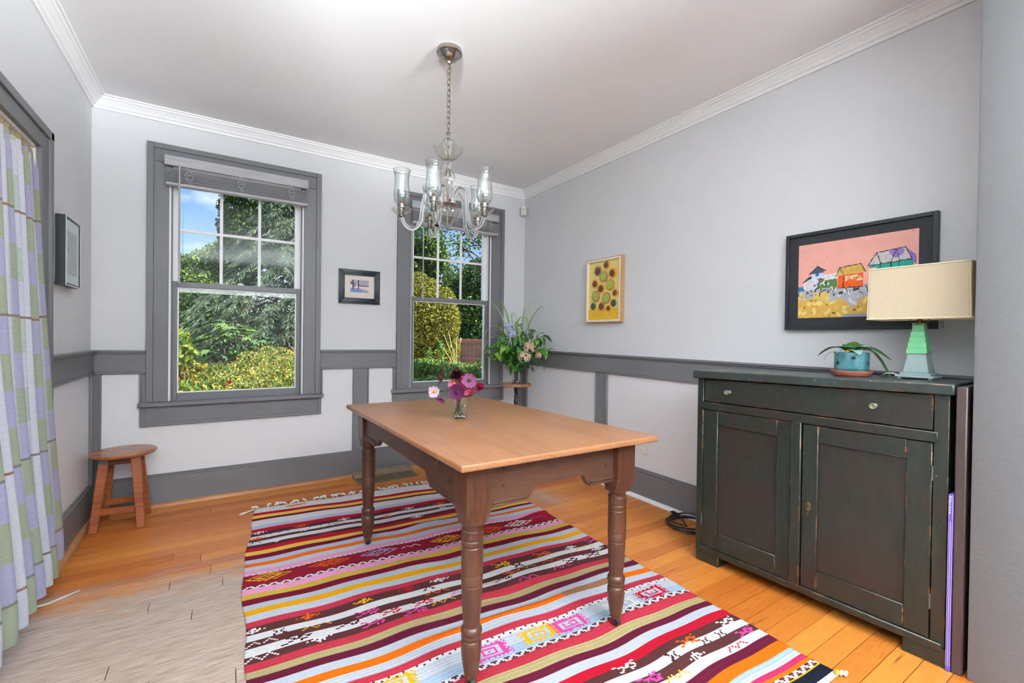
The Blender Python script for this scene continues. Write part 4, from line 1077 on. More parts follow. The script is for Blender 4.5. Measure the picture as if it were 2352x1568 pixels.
# left wall picture, deep black box frame
pc = thing('framed_watercolour', 'pale watercolour print in a deep black frame beside the curtain', 'picture', (-W, -.625, 1.607))
y0, y1, z0, z1 = -.140, .140, -.178, .178
MB().frame('x', (y0, z0), (y1, z1), .006, .045, .014).build('frame', FRB_, parent=pc, bevel=.001, smooth=SM)
MB().frame('x', (y0, z0), (y1, z1), .0445, .0470, .006).build('frame_edge', mat('pale_silver_edge', hx(196, 206, 208), .35, .3), parent=pc)
MB().box(.001, .0395, y0 + .012, y1 - .012, z0 + .012, z1 - .012).build('mat_board', mat('pale_mat', hx(222, 232, 234), .8), parent=pc)
def wash(s, t):
    n = nz2(s, t, 5, 2); q = nz2(s, t, 11, 5)
    c = [lerp(a, b, .5 + .5 * n) for a, b in zip((176, 196, 204), (206, 204, 196))]
    if q > .28: c = [160, 178, 196]
    if q < -.33: c = [206, 182, 176]
    if n > .35 and t < .5: c = [150, 186, 210]
    if abs(q) < .035: c = [130, 140, 150]
    return hx(*c)
painted('print', (.0400, -.082, .108), (0, .172, 0), (0, 0, -.226), 50, 66, wash, PRINT, pc)
MB().box(.0425, .0435, y0 + .013, y1 - .013, z0 + .013, z1 - .013).build('glazing', PANE, parent=pc)

# houses on stilts
pc = thing('framed_painting', 'large black framed painting of colourful stilt houses under a pink sky', 'picture', (-.001, -2.943, 1.514))
hw, hh = .316, .260
MB().frame('x', (-hw, -hh), (hw, hh), -.030, 0, .018).build('frame', FRB_, parent=pc, bevel=.0015, smooth=SM)
MB().box(-.020, -.002, -hw + .015, hw - .015, -hh + .015, hh - .015).build('mat_board', MATB, parent=pc)
HOUSES = [
    ([(-.01, .57), (.06, .575), (.06, .63), (-.01, .63)], (36, 120, 160)),
    ([(.05, .52), (.09, .47), (.13, .45), (.13, .62), (.05, .62)], (222, 214, 214)), ([(.03, .53), (.10, .445), (.135, .43), (.13, .465), (.095, .49)], (60, 56, 60)),
    ([(.125, .40), (.24, .38), (.24, .46), (.215, .61), (.125, .62)], (206, 216, 232)), ([(.10, .41), (.185, .305), (.265, .375), (.26, .385), (.185, .345), (.11, .42)], (44, 48, 56)), ([(.12, .40), (.185, .33), (.25, .385), (.24, .40), (.125, .41)], (70, 78, 92)),
    ([(.185, .56), (.215, .475), (.25, .505), (.365, .495), (.365, .61), (.185, .61)], (88, 124, 74)), ([(.215, .47), (.235, .435), (.375, .42), (.37, .495), (.25, .505)], (226, 222, 224)),
    ([(.37, .46), (.585, .445), (.585, .62), (.37, .625)], (232, 90, 26)), ([(.355, .47), (.385, .36), (.565, .335), (.605, .44), (.42, .455), (.385, .37)], (206, 166, 76)), ([(.355, .47), (.385, .365), (.42, .455)], (216, 180, 90)),
    ([(.635, .375), (.965, .345), (.965, .56), (.635, .56)], (20, 158, 140)), ([(.62, .375), (.69, .225), (.905, .195), (.955, .345), (.72, .36)], (196, 190, 190)), ([(.905, .195), (.985, .30), (.985, .42), (.955, .345)], (142, 104, 180)),
]
BLK = [[(.62, .375), (.69, .225), (.905, .195), (.955, .345), (.62, .375)], [(.69, .225), (.725, .36)], [(.84, .205), (.80, .36)], [(.84, .205), (.865, .35)], [(.355, .47), (.385, .36), (.565, .335), (.605, .44)], [(.385, .36), (.42, .455)], [(.42, .455), (.42, .62)], [(.185, .56), (.215, .475), (.25, .505)], [(.72, .36), (.72, .56)], [(.80, .36), (.80, .56)], [(.86, .35), (.86, .56)], [(.05, .52), (.13, .45)], [(.37, .625), (.585, .62)]]
def segd(s, t, a, b):
    dx, dy = b[0] - a[0], b[1] - a[1]; L = dx * dx + dy * dy
    f = max(0, min(1, ((s - a[0]) * dx + (t - a[1]) * dy) / L)); return math.hypot(s - a[0] - f * dx, (t - a[1] - f * dy) * .72)
def houses(s, t):
    n = nz2(s, t, 9, 1); q = nz2(s, t, 22, 4); k = nz2(s, t, 40, 7)
    wob = .004 * nz2(s, t, 30, 9)
    for ln in BLK:
        for a, b in zip(ln[:-1], ln[1:]):
            if segd(s, t, a, b) < .0032 + wob * .5: return hx(40, 36, 40)
    col = None
    for poly, c in HOUSES:
        if inpoly(s + wob, t + wob, poly): col = c
    if col is not None:
        if col == (232, 90, 26) and .47 < t < .54 and .44 < s < .58:
            if abs(((s - .44) * 21) % 1 - .5) + abs((t - .505) * 16) < .42: return hx(206, 176, 96)
            if q > 0: return hx(236, 222, 206)
        if col == (206, 216, 232):
            if q > .25: return hx(52, 96, 186)
            if q < -.42: return hx(206, 84, 130)
        if col == (88, 124, 74) and q > .2: return hx(210, 216, 200) if k > 0 else hx(50, 74, 46)
        if col == (222, 214, 214) and q < -.3: return hx(120, 60, 74)
        if col == (196, 190, 190): 
            if n > .3: return hx(150, 120, 190)
            if q > .3: return hx(130, 128, 130)
        if col == (20, 158, 140) and s < .69 and .40 < t < .46: return hx(226, 176, 164)
        return hx(*[x * (1 + .10 * k) for x in col])
    if t < .60 + .01 * q:
        if k > .62 and n > .15: return hx(208, 138, 130)
        if q > .66: return hx(240, 200, 190)
        return hx(*[x * (1 + .03 * n) for x in (233, 168, 155)])
    edge = .78 + .10 * n + .02 * q - .03 * math.sin(s * 9)
    if t < .70 and abs(math.sin(s * 60 + n * 5)) > .93 and q > -.1: return hx(62, 54, 60)
    if t < .72 and k < -.35: return hx(90, 84, 76)
    if t < edge:
        if q > .35: return hx(214, 214, 218)
        if s < .3 and t > .66 and n > .05: return hx(222, 190, 104)
        return hx(*[x * (1 + .05 * n) for x in (176, 178, 188)])
    if t > .965 and s > .42: return hx(150, 154, 170)
    if q > .25: return hx(238, 214, 130)
    if k < -.45: return hx(88, 88, 46)
    return hx(*[x * (1 + .08 * q) for x in (222, 176, 82)])
painted('painting', (-.0205, .252, .196), (0, -.502, 0), (0, 0, -.392), 210, 164, houses, PAINTING, pc)

# yellow relief of interlocking pieces (plain generic rosettes)
pc = thing('framed_relief', 'yellow relief picture with raised rosettes in a tan frame, alone on the right wall', 'picture', (-.001, -1.210, 1.589))
hw, hh = .201, .262
TAN = wood('tan_frame_wood', hx(166, 126, 82), hx(190, 150, 104), hx(200, 162, 116), (3, 3, 20), .5, 6, bmp=.05)
MB().frame('x', (-hw, -hh), (hw, hh), -.042, 0, .006).build('frame', TAN, parent=pc, smooth=SM)
MB().frame('x', (-hw + .005, -hh + .005), (hw - .005, hh - .005), -.043, -.004, .016).build('frame_liner', mat('cream_liner', hx(236, 228, 208), .5), parent=pc, bevel=.001)
MB().box(-.026, -.002, -hw + .018, hw - .018, -hh + .018, hh - .018).build('back_panel', mat('pale_yellow_panel', hx(236, 212, 128), .45, var=(26, .06)), parent=pc)
gold = MB().box(-.0285, -.0255, -hw + .020, hw - .020, -hh + .020, -.150).build('lower_panel', mat('gold_panel', hx(232, 184, 44), .4, var=(30, .08)), parent=pc)
PC = {k: mat('relief_' + k, c, .4) for k, c in dict(tan=hx(176, 136, 86), amber=hx(232, 160, 36), brown=hx(104, 68, 40), lime=hx(176, 190, 90), green=hx(36, 124, 80), ochre=hx(196, 140, 52)).items()}
rq = random.Random(21)
spots = [(.07, .165, .050, 'tan', 'lime'), (-.03, .205, .036, 'ochre', 'brown'), (-.10, .130, .044, 'amber', 'brown'), (.0, .110, .052, 'tan', 'lime'), (.10, .060, .042, 'amber', 'brown'), (-.07, .040, .056, 'ochre', 'lime'), (.03, .015, .046, 'amber', 'brown'), (-.13, -.03, .036, 'amber', 'tan'), (.09, -.045, .054, 'tan', 'lime'), (-.03, -.065, .056, 'tan', 'lime'), (.02, -.130, .042, 'ochre', 'brown'), (-.11, -.110, .036, 'green', 'lime'), (.12, -.125, .034, 'green', 'amber'), (-.06, -.150, .030, 'amber', 'brown')]
for yy, zz, r, c1, c2 in spots:
    dx = -.026 - rq.uniform(.002, .008)
    vs = [(dx - .006, yy, zz)]; n_ = 28
    for k in range(n_):
        rr_ = r * (1.0 if k % 2 == 0 else .80) * (.92 + .12 * rq.random()); a_ = 2 * PI * k / n_
        vs.append((dx, yy + rr_ * math.cos(a_), zz + rr_ * math.sin(a_)))
    for k in range(n_):
        a_ = 2 * PI * k / n_; vs.append((-.024, yy + r * .8 * math.cos(a_), zz + r * .8 * math.sin(a_)))
    fs = [(0, k + 1, (k + 1) % n_ + 1) for k in range(n_)] + [(k + 1, k + 1 + n_, (k + 1) % n_ + 1 + n_, (k + 1) % n_ + 1) for k in range(n_)]
    ro = MB().raw(vs, fs).build('rosette', PC[c1], parent=pc)
    MB().cyl((dx - .004, yy, zz), r * .36, .006, 16, (-1, 0, 0)).cyl((dx - .003, yy, zz), r * .62, .003, 18, (-1, 0, 0)).build('rosette_centre', PC[c2] if r > .05 else PC['brown'], parent=ro)

# ------------------------------------------------------------------ small fittings
sn = thing('motion_sensor', 'small white motion sensor box high in the far corner of the room', 'sensor', (-.042, -.042, 2.500))
sn.rotation_euler = (0, 0, -PI / 4)
mb_ = MB().prism([(-.034, .0), (-.024, -.030), (.024, -.030), (.034, .0), (.020, .022), (-.020, .022)], 'z', -.046, .046)
mb_.build('sensor_body', PLASTIC, parent=sn, bevel=.004, seg=2, smooth=SM)
MB().box(-.016, .016, -.0315, -.0295, -.005, .032).build('sensor_window', mat('sensor_lens', hx(214, 212, 208), .25), parent=sn, bevel=.001)
MB().cyl((0, -.0315, .022), .0025, .001, 10, (0, -1, 0)).build('sensor_light', mat('sensor_dot', hx(90, 80, 78), .3), parent=sn)
oc = thing('wall_outlet', 'white double power outlet low on the right wall behind the table', 'outlet', (0, -1.634, .392))
MB().box(-.0095, -.003, -.036, .036, -.058, .058).build('cover_plate', PLASTIC, parent=oc, bevel=.0025, seg=2, smooth=SM)
for dz in (-.020, .020):
    s_ = MB().lathe([(.0165, 0), (.0165, .002), (.0155, .0028)], 20, (-.0095, 0, dz), True, (-1, 0, 0)).build('socket', mat('socket_white', hx(236, 235, 232), .35) if 'socket_white' not in bpy.data.materials else bpy.data.materials['socket_white'], parent=oc, smooth=SM)
    MB().box(-.0126, -.0120, -.0075, -.0050, dz - .002, dz + .007).box(-.0126, -.0120, .0050, .0075, dz - .002, dz + .007).cyl((-.0121, 0, dz - .008), .0025, .0006, 10, (-1, 0, 0)).build('socket_slots', BLACK, parent=s_)
MB().cyl((-.0095, 0, 0), .003, .0012, 10, (-1, 0, 0)).build('plate_screw', STEEL, parent=oc)

# floor vent at the foot of the back wall
fv = thing('floor_vent', 'brown metal vent grille at the foot of the back wall by the rug fringe', 'vent', (-1.49, -.16, 0))
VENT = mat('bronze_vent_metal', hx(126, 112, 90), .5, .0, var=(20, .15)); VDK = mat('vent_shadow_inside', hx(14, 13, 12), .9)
mb_ = MB().box(-.25, .25, -.115, -.100, .001, .008).box(-.25, -.235, -.1, .06, .001, .010).box(.235, .25, -.1, .06, .001, .010)
mb_.raw([(-.25, .045, .030), (.25, .045, .030), (.25, .112, .052), (-.25, .112, .052), (-.25, .045, .0), (.25, .045, .0), (.25, .112, .0), (-.25, .112, .0)], [(0, 1, 2, 3), (4, 7, 6, 5), (0, 4, 5, 1), (1, 5, 6, 2), (2, 6, 7, 3), (3, 7, 4, 0)])
mb_.build('vent_frame', VENT, parent=fv, bevel=.0015, smooth=SM)
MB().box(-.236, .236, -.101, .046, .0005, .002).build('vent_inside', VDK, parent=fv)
mb_ = MB()
for k in range(34):
    x = -.228 + k * .0138; mb_.raw([(x, -.101, .0075), (x + .006, -.101, .0075), (x + .006, .046, .014), (x, .046, .014), (x, -.101, .002), (x + .006, -.101, .002), (x + .006, .046, .002), (x, .046, .002)], [(0, 1, 2, 3), (4, 7, 6, 5), (0, 4, 5, 1), (1, 5, 6, 2), (2, 6, 7, 3), (3, 7, 4, 0)])
mb_.build('grille_bars', VENT, parent=fv, kind='stuff')

# coiled black cable beside the sideboard
CABLE = mat('black_cable', hx(30, 31, 33), .3)
pts = []
for k in range(120):
    f = k / 119; a_ = 2 * PI * 3.2 * f + 2.4; r_ = .115 + .014 * math.sin(f * 23)
    pts.append((-.150 + r_ * 1.05 * math.cos(a_) + .012 * math.sin(f * 9), -2.125 + r_ * math.sin(a_), .008 + .030 * f + .006 * math.sin(f * 40)))
pts += [(-.10, -2.02, .03), (-.085, -1.98, .02), (-.08, -1.965, .02)]
cb = thing('coiled_cable', 'coiled black power cable on the floor left of the sideboard', 'cable', (-.15, -2.125, 0))
wpart(MB().tube(pts, .0055, 8), 'cable', CABLE, cb, 0)
wpart(MB().tube([(-.10, -2.02, .03), (-.088, -1.985, .022), (-.082, -1.955, .022)], [.007, .012, .013], 10).box(-.088, -.086, -1.957, -1.937, .018, .026).box(-.079, -.077, -1.957, -1.937, .018, .026), 'plug', CABLE, cb, 0)
wpart(MB().tube([(-.262, -2.10, .013), (-.268, -2.13, .014)], .0085, 10), 'cable_tie', PLASTIC, cb, 0)
tag(MB().tube([(-3.50, -1.20, .026), (-3.44, -1.16, .028), (-3.38, -1.185, .026), (-3.33, -1.20, .008), (-3.29, -1.185, .006), (-3.245, -1.15, .005), (-3.20, -1.115, .006)], [.006, .006, .0065, .006, .006, .005, .002], 8).build('white_cord', mat('grubby_white_cord', hx(196, 190, 180), .5), smooth=SM), 'loose whitish cord lying across the bare wood threshold below the curtain', 'cord')

# ------------------------------------------------------------------ chandelier
CX, CY = -1.655, -1.70
ch = thing('chandelier', 'five-armed clear glass chandelier hanging from a chain over the table', 'chandelier', (CX, CY, HC))
def cp(mb_, nm, mm, bev=0, par=None): 
    o = mb_.build(nm, mm, parent=par or ch, bevel=bev, smooth=SM)
    if par is None: o.location = (0, 0, -HC)
    return o
cp(MB().lathe([(.066, HC), (.067, HC - .020), (.064, HC - .023), (.058, HC - .024), (.054, HC - .030), (.040, HC - .048), (.020, HC - .058), (.012, HC - .060), (.011, HC - .066), (.009, HC - .072), (0, HC - .073)][::-1], 36), 'canopy', CHROME)
ztop, zbot = HC - .066, 2.268
nl = 13; LL = (ztop - zbot) / nl
lk = None
for k in range(nl):
    z = ztop - (k + .5) * LL
    if lk is None:
        pts = []
        h_, w_ = LL * .5 + .0048, .0095
        for q in range(20):
            a_ = 2 * PI * q / 20; pts.append((w_ * math.cos(a_), 0, (h_ - w_) * (1 if math.sin(a_) > 1e-9 else -1 if math.sin(a_) < -1e-9 else 0) + w_ * math.sin(a_)))
        lk = MB().tube(pts, .0021, 6, True).build('chain_link', CHAINM, parent=ch, smooth=3); o = lk
    else:
        o = copy_obj(lk, parent=ch)
    o.location = (0, 0, z - HC); o.rotation_euler = (0, 0, (.5 if k % 2 == 0 else .5 + PI / 2) + .15 * math.sin(k * 2.1))
cp(MB().cyl((0, 0, 1.79), .0035, .475, 8), 'centre_rod', CHAINM)
def scallop(prof, lobes, amp, seg=60):
    vs = []; n = len(prof)
    for i, (r, z) in enumerate(prof):
        for k in range(seg):
            a_ = 2 * PI * k / seg; w_ = amp * (r / prof[-1][0]) ** 1.5 if prof[-1][0] else 0
            rr_ = r * (1 + w_ * abs(math.cos(lobes * a_ / 2)) - w_ * .5); zz = z + .10 * r * (abs(math.cos(lobes * a_ / 2)) - .5) * (r / .075)
            vs.append((rr_ * math.cos(a_), rr_ * math.sin(a_), zz))
    return vs, [(i * seg + k, i * seg + (k + 1) % seg, (i + 1) * seg + (k + 1) % seg, (i + 1) * seg + k) for i in range(n - 1) for k in range(seg)]
def petal_bowl(R, H, z, lobes, th=.003, inner=.010):
    pr = [(inner, 0), (R * .45, H * .12), (R * .75, H * .42), (R * .93, H * .75), (R, H)]
    pin = [(R - th, H), (R * .93 - th, H * .75), (R * .75 - th, H * .42 + th), (R * .45, H * .12 + th), (inner, th)]
    v1, f1 = scallop(pr, lobes, .16); n1 = len(v1); v2, f2 = scallop([(r, h) for r, h in pin][::-1], lobes, .16)
    seg = 60
    vs = v1 + v2; fs = f1 + [tuple(i + n1 for i in q)[::-1] for q in f2]
    for k in range(seg):
        k2 = (k + 1) % seg; fs.append(((4) * seg + k, 4 * seg + k2, n1 + 4 * seg + k2, n1 + 4 * seg + k)); fs.append((k2, k, n1 + k, n1 + k2))
    return [(x, y, zz + z) for x, y, zz in vs], fs
cp(MB().lathe([(.006, 2.262), (.020, 2.263), (.023, 2.267), (.020, 2.271), (.006, 2.272)], 24), 'top_ring', CRYSTAL)
cp(MB().lathe([(.006, 2.160), (.014, 2.164), (.021, 2.195), (.027, 2.232), (.026, 2.240), (.008, 2.242)], 28), 'top_bell', CRYSTAL)
v_, f_ = petal_bowl(.078, .058, 2.128, 8); cp(MB().raw(v_, f_), 'petal_dish', THINC)
cp(MB().lathe([(.007, 1.922), (.016, 1.926), (.022, 1.945), (.030, 1.985), (.038, 2.025), (.039, 2.045), (.033, 2.062), (.018, 2.078), (.014, 2.092), (.018, 2.108), (.022, 2.120), (.016, 2.127), (.007, 2.128)], 32), 'baluster', CRYSTAL)
cp(MB().lathe([(.0, 1.868), (.012, 1.868), (.050, 1.880), (.055, 1.892), (.050, 1.896), (.020, 1.900), (.012, 1.922), (0, 1.922)], 32), 'hub_plate', mat('tarnished_copper_plate', hx(140, 110, 104), .3, .9, var=(30, .3)))
v_, f_ = scallop([(.008, 1.768), (.024, 1.778), (.026, 1.798), (.040, 1.812), (.056, 1.836), (.060, 1.860), (.050, 1.878)], 10, .08)
v2, f2 = scallop([(.005, 1.775), (.020, 1.782), (.022, 1.800), (.036, 1.815), (.052, 1.838), (.056, 1.860), (.047, 1.876)], 10, .08)
n_ = len(v_); cp(MB().raw(v_ + v2, f_ + [tuple(i + n_ for i in q)[::-1] for q in f2] + [(6 * 60 + k, 6 * 60 + (k + 1) % 60, n_ + 6 * 60 + (k + 1) % 60, n_ + 6 * 60 + k) for k in range(60)] + [((k + 1) % 60, k, n_ + k, n_ + (k + 1) % 60) for k in range(60)]), 'bottom_bowl', THINC)
cp(MB().lathe([(0, 1.742), (.003, 1.746), (.005, 1.756), (.003, 1.762), (.008, 1.766), (.008, 1.772), (.003, 1.774), (.003, 1.80)], 14), 'finial', STEEL)
def bez(P, n=26):
    out = []
    for i in range(n + 1):
        # Catmull-Rom through P
        f = i / n * (len(P) - 1); k = min(int(f), len(P) - 2); u = f - k
        p0 = P[max(0, k - 1)]; p1 = P[k]; p2 = P[k + 1]; p3 = P[min(len(P) - 1, k + 2)]
        out.append(tuple(.5 * (2 * p1[j] + (p2[j] - p0[j]) * u + (2 * p0[j] - 5 * p1[j] + 4 * p2[j] - p3[j]) * u * u + (3 * p1[j] - p0[j] - 3 * p2[j] + p3[j]) * u ** 3) for j in range(len(p1))))
    return out
# angle measured from the camera's right axis, counter-clockwise seen from above, and reach of each arm
AXR = math.atan2(-.5417, .8405)
SOCK = mat('socket_sleeve', hx(120, 118, 114), .3, .8); CAND = mat('candle_collar', hx(150, 116, 84), .5)
BULBG = glass('bulb_glass', (1, 1, 1, 1), 0, 1.2)
first = None
for dg, R in ((-102, .195), (-27, .228), (51, .232), (125, .222), (198, .238)):
    prof = bez([(.036, 1.885), (.042, 1.930), (.070, 1.968), (.105, 1.940), (.118, 1.860), (.128, 1.790), (.160, 1.752), (.196, 1.768), (.215, 1.812)], 40)
    k_ = R / .215
    am = MB().tube([(r * (k_ if r > .05 else 1), 0, z) for r, z in prof], .0105, 12).build('arm', CRYSTAL, parent=ch, smooth=3)
    am.location = (0, 0, -HC); am.rotation_euler = (0, 0, AXR + math.radians(dg))
    if first is None:
        v_, f_ = petal_bowl(.050, .036, 1.812, 7, .003, .012); first = [None] * 5
        a0 = [MB().raw(v_, f_).build('drip_dish', THINC, parent=am, smooth=3),
              MB().lathe([(.014, 1.808), (.0155, 1.812), (.0135, 1.826), (.013, 1.850), (.021, 1.852), (.022, 1.872), (.020, 1.874), (.0, 1.874)], 20).build('bulb_socket', SOCK, parent=am, smooth=SM),
              MB().cyl((0, 0, 1.874), .0095, .016, 14).build('candle_collar', CAND, parent=am, smooth=SM),
              MB().lathe([(.006, 1.889), (.0115, 1.900), (.0145, 1.915), (.0115, 1.938), (.005, 1.956), (0, 1.962)], 16).build('bulb', THINC, parent=am, smooth=3),
              MB().lathe([(.022, 1.876), (.034, 1.884), (.040, 1.900), (.0405, 1.930), (.037, 1.975), (.0365, 2.010), (.041, 2.035), (.046, 2.048), (.0445, 2.049), (.0395, 2.036), (.0350, 2.010), (.0355, 1.975), (.0390, 1.930), (.0385, 1.901), (.033, 1.8865), (.022, 1.8785)], 36, cap=False).build('hurricane_shade', THINC, parent=am, smooth=3)]
        # close the shade's foot ring
        kids = a0
    else:
        kids = [copy_obj(o, parent=am) for o in kids]
    for o in kids: o.location = (R, 0, 0)
# ------------------------------------------------------------------ flowers in the jar on the table
JX, JY, JZ = -1.694, -1.956, ZTB
jr = thing('jar', 'small clear glass jar holding cut daisies on the table', 'jar', (JX, JY, JZ))
MB().lathe([(0, .0005), (.026, .0005), (.031, .004), (.0335, .014), (.0340, .120), (.0330, .132), (.0285, .142), (.0282, .148), (.0300, .150), (.0300, .168), (.0290, .170), (.0262, .170), (.0262, .148), (.0268, .140), (.0310, .130), (.0318, .120), (.0313, .016), (.028, .008), (0, .007)], 40).build('glass', JARGLASS, parent=jr, smooth=SM)
MB().lathe([(0, .0074), (.0275, .0085), (.0308, .0165), (.0312, .060), (0, .060)], 32).build('water', WATER, parent=jr, smooth=SM)
FWD = Vector((.54178, .84048, -.0088)); RGT = Vector((.8405, -.54165, .0133)); UPV = Vector((0, 0, 1))
STEM = mat('flower_stem', hx(72, 96, 42), .5)
def petal_ring(n, r0, r1, wd, cup, seed, jit=.12):
    rr_ = random.Random(seed); mb_ = MB()
    for k in range(n):
        a_ = 2 * PI * k / n + rr_.uniform(-jit, jit); L = r1 * rr_.uniform(.88, 1.08); w_ = wd * rr_.uniform(.9, 1.1); dz = cup * rr_.uniform(.7, 1.3)
        ca, sa = math.cos(a_), math.sin(a_)
        sec = [(r0, .35, 0), (r0 + (L - r0) * .45, .95, .35), (r0 + (L - r0) * .8, 1.0, .75), (L, .45, 1.0)]
        vs = []
        for (r, wf, zf) in sec:
            for s_ in (-1, 0, 1):
                vs.append((r * ca - s_ * w_ * wf * sa, r * sa + s_ * w_ * wf * ca, dz * zf + (.0012 if s_ else 0)))
        fs = []
        for i in range(3):
            for j in range(2): q = i * 3 + j; fs.append((q, q + 1, q + 4, q + 3))
        mb_.raw(vs, fs)
    return mb_
def pm(name, c, tr_=.3):
    return bpy.data.materials.get(name) or leafmat(name, c, .5, tr_, .2)
DISC = mat('flower_disc', hx(64, 46, 30), .8, bumps=(400, .8, .002)); DISCY = mat('yellow_disc', hx(196, 156, 40), .8, bumps=(400, .8, .002))
CX_ = ['base']
def daisy(label, head, normal, r, n, col, mname, disc, cup=.006, double=False, wd=None, seed=0, group='cut daisies in the jar', neck=None, root=(JX, JY, JZ), stem_r=.0016, cat='flower'):
    f = thing('daisy', label, cat, root, 0, group)
    base = Vector(root); h = Vector(head) - base; nrm = Vector(normal).normalized()
    q = Vector((0, 0, 1)).rotation_difference(nrm)
    rg = random.Random(seed); foot = Vector((rg.uniform(-.018, .018), rg.uniform(-.018, .018), .014))
    top = Vector((rg.uniform(-.012, .012), rg.uniform(-.012, .012), .165))
    if neck is not None: pts = [foot, top] + [Vector(p) - base for p in neck] + [h - nrm * .004]
    else: pts = [foot, top, lerp(top, h, .55) + Vector((0, 0, .01)), h - nrm * .004]
    MB().tube(bez([tuple(p) for p in pts], 14), stem_r, 6).build('stem', STEM, parent=f, smooth=3)
    pmat = pm(mname, col)
    mb_ = petal_ring(n, r * .22, r, wd or r * .17, cup, seed)
    if double:
        for i_, s_ in enumerate((.85, .68, .5, .34)):
            st_ = len(mb_.v); p2 = petal_ring(n, r * .1, r * s_, (wd or r * .17), cup + .004 + .004 * i_, seed + 5 + i_); mb_.raw([(x, y, z + .0035 * (i_ + 1)) for x, y, z in p2.v], p2.f)
    M4 = Matrix.Translation(h) @ q.to_matrix().to_4x4()
    mb_.xf(M4); mb_.build('petals', pmat, parent=f, smooth=3)
    if disc is not None:
        MB().lathe([(r * .26, 0), (r * .26, .003), (r * .20, .0075), (r * .10, .0095), (0, .010)], 16).xf(M4).build('flower_centre', disc, parent=f, smooth=3)
    return f
TOC = -FWD
WINE, WINE2, PLUM, PINKP, ROSE, LAV = hx(98, 22, 58), hx(66, 10, 26), hx(104, 28, 84), hx(222, 172, 204), hx(170, 22, 72), hx(160, 86, 152)
G_ = None
daisy('dark wine daisy facing left, high on the left of the jar', (-1.764, -1.909, .988), TOC * .3 - RGT * .95 + UPV * .35, .036, 15, hx(120, 30, 76), 'petal_wine', DISC, .010, seed=1)
daisy('nearly black-red double flower at the top centre of the jar bunch', (-1.706, -1.946, 1.000), UPV * .9 + TOC * .35, .040, 18, WINE2, 'petal_dark', None, .004, True, seed=2)
daisy('purple daisy with pale pink petal tips at the upper right of the jar bunch', (-1.675, -2.014, .985), TOC * .9 + UPV * .2, .036, 17, hx(140, 70, 118), 'petal_mauve', DISC, .004, seed=3)
daisy('pale pink white daisy leaning out furthest left of the jar', (-1.799, -1.887, .926), TOC * .9 - RGT * .1 + UPV * .05, .030, 16, hx(226, 196, 212), 'petal_pale', DISCY, .004, seed=4, neck=[(-1.725, -1.94, .955), (-1.77, -1.90, .942)])
daisy('small lilac pink flower drooping towards the table left of the jar', (-1.779, -1.924, .896), UPV * -.6 + TOC * .45 - RGT * .2, .026, 14, LAV, 'petal_lavender', DISC, .010, seed=5, neck=[(-1.735, -1.945, .955), (-1.765, -1.93, .930)])
daisy('broad plum purple daisy hanging over the jar rim at the front', (-1.732, -2.002, .933), TOC * .95 - RGT * .25 - UPV * .05, .040, 20, PLUM, 'petal_plum', mat('dark_plum_disc', hx(42, 20, 48), .8), .005, wd=.0088, seed=6)
daisy('pale pink flower with an orange yellow centre in the middle of the jar bunch', (-1.722, -1.950, .965), TOC * .55 + UPV * .7 - RGT * .2, .034, 14, hx(226, 128, 160), 'petal_rosepink', mat('orange_disc', hx(214, 132, 36), .8), .006, seed=7)
daisy('crimson daisy with dark centre at the middle of the jar bunch', (-1.690, -2.000, .945), TOC * .9 + RGT * .1 + UPV * .1, .032, 15, ROSE, 'petal_crimson', DISC, .005, seed=8)
daisy('crimson flower low on the right of the jar bunch, petals hanging down', (-1.654, -1.988, .918), TOC * .5 + RGT * .3 - UPV * .4, .034, 15, hx(156, 50, 84), 'petal_dustyrose', DISC, -.012, seed=9)
daisy('small bright crimson flower at the right edge of the jar bunch', (-1.614, -1.974, .947), RGT * .9 + TOC * .4 + UPV * .2, .024, 13, ROSE, 'petal_crimson', None, .008, True, seed=10)
daisy('pink red flower behind the crimson ones at the centre of the jar bunch', (-1.684, -1.975, .968), TOC * .4 + UPV * .85, .034, 15, hx(216, 60, 110), 'petal_pinkred', None, .006, True, seed=11)
lf = thing('leafy_sprout', 'bare green stem with one narrow leaf curving left of the jar', 'stem', (JX, JY, JZ))
MB().tube(bez([(-.004, .004, .02), (-.010, .004, .165), (-.045, .03, .150), (-.052, .034, .108)], 12), .0012, 6).build('stem', STEM, parent=lf, smooth=3)
v_, f_ = leaf_mesh(.05, .007, .6); Mx = Matrix.Translation((-.030, .018, .168)) @ Matrix.Rotation(math.radians(150), 4, 'Z') @ Matrix.Rotation(.7, 4, 'Y')
MB().raw([Mx @ Vector(v) for v in v_], f_).build('leaf', leafmat('young_leaf', hx(98, 136, 50), .4), parent=lf, smooth=3)

# ------------------------------------------------------------------ plant stand with the big bouquet in the corner
SX, SY, SZ = -.317, -.358, .760
ps = thing('plant_stand', 'small round wooden pedestal stand with dark turned stem in the far corner', 'plant stand', (SX, SY, 0))
STT = wood('stand_top_wood', hx(130, 80, 46), hx(172, 116, 72), hx(196, 140, 92), (3, 16, 3), .25, 6, bmp=.05); STB = mat('black_stained_wood', hx(30, 28, 36), .3)
MB().lathe([(0, .732), (.135, .732), (.146, .737), (.148, .746), (.143, .756), (.13, .760), (0, .760)], 44).build('stand_top', STT, parent=ps, smooth=SM)
MB().lathe([(0, .10), (.022, .10), (.026, .13), (.020, .16), (.024, .20), (.018, .24), (.016, .40), (.020, .46), (.015, .50), (.014, .545), (.017, .56), (.021, .580), (.021, .600), (.0165, .612), (.0165, .622), (.020, .632), (.020, .640), (.013, .650), (.018, .690), (.022, .715), (.030, .728), (.032, .732), (0, .732)], 24).build('turned_stem', STB, parent=ps, smooth=SM)
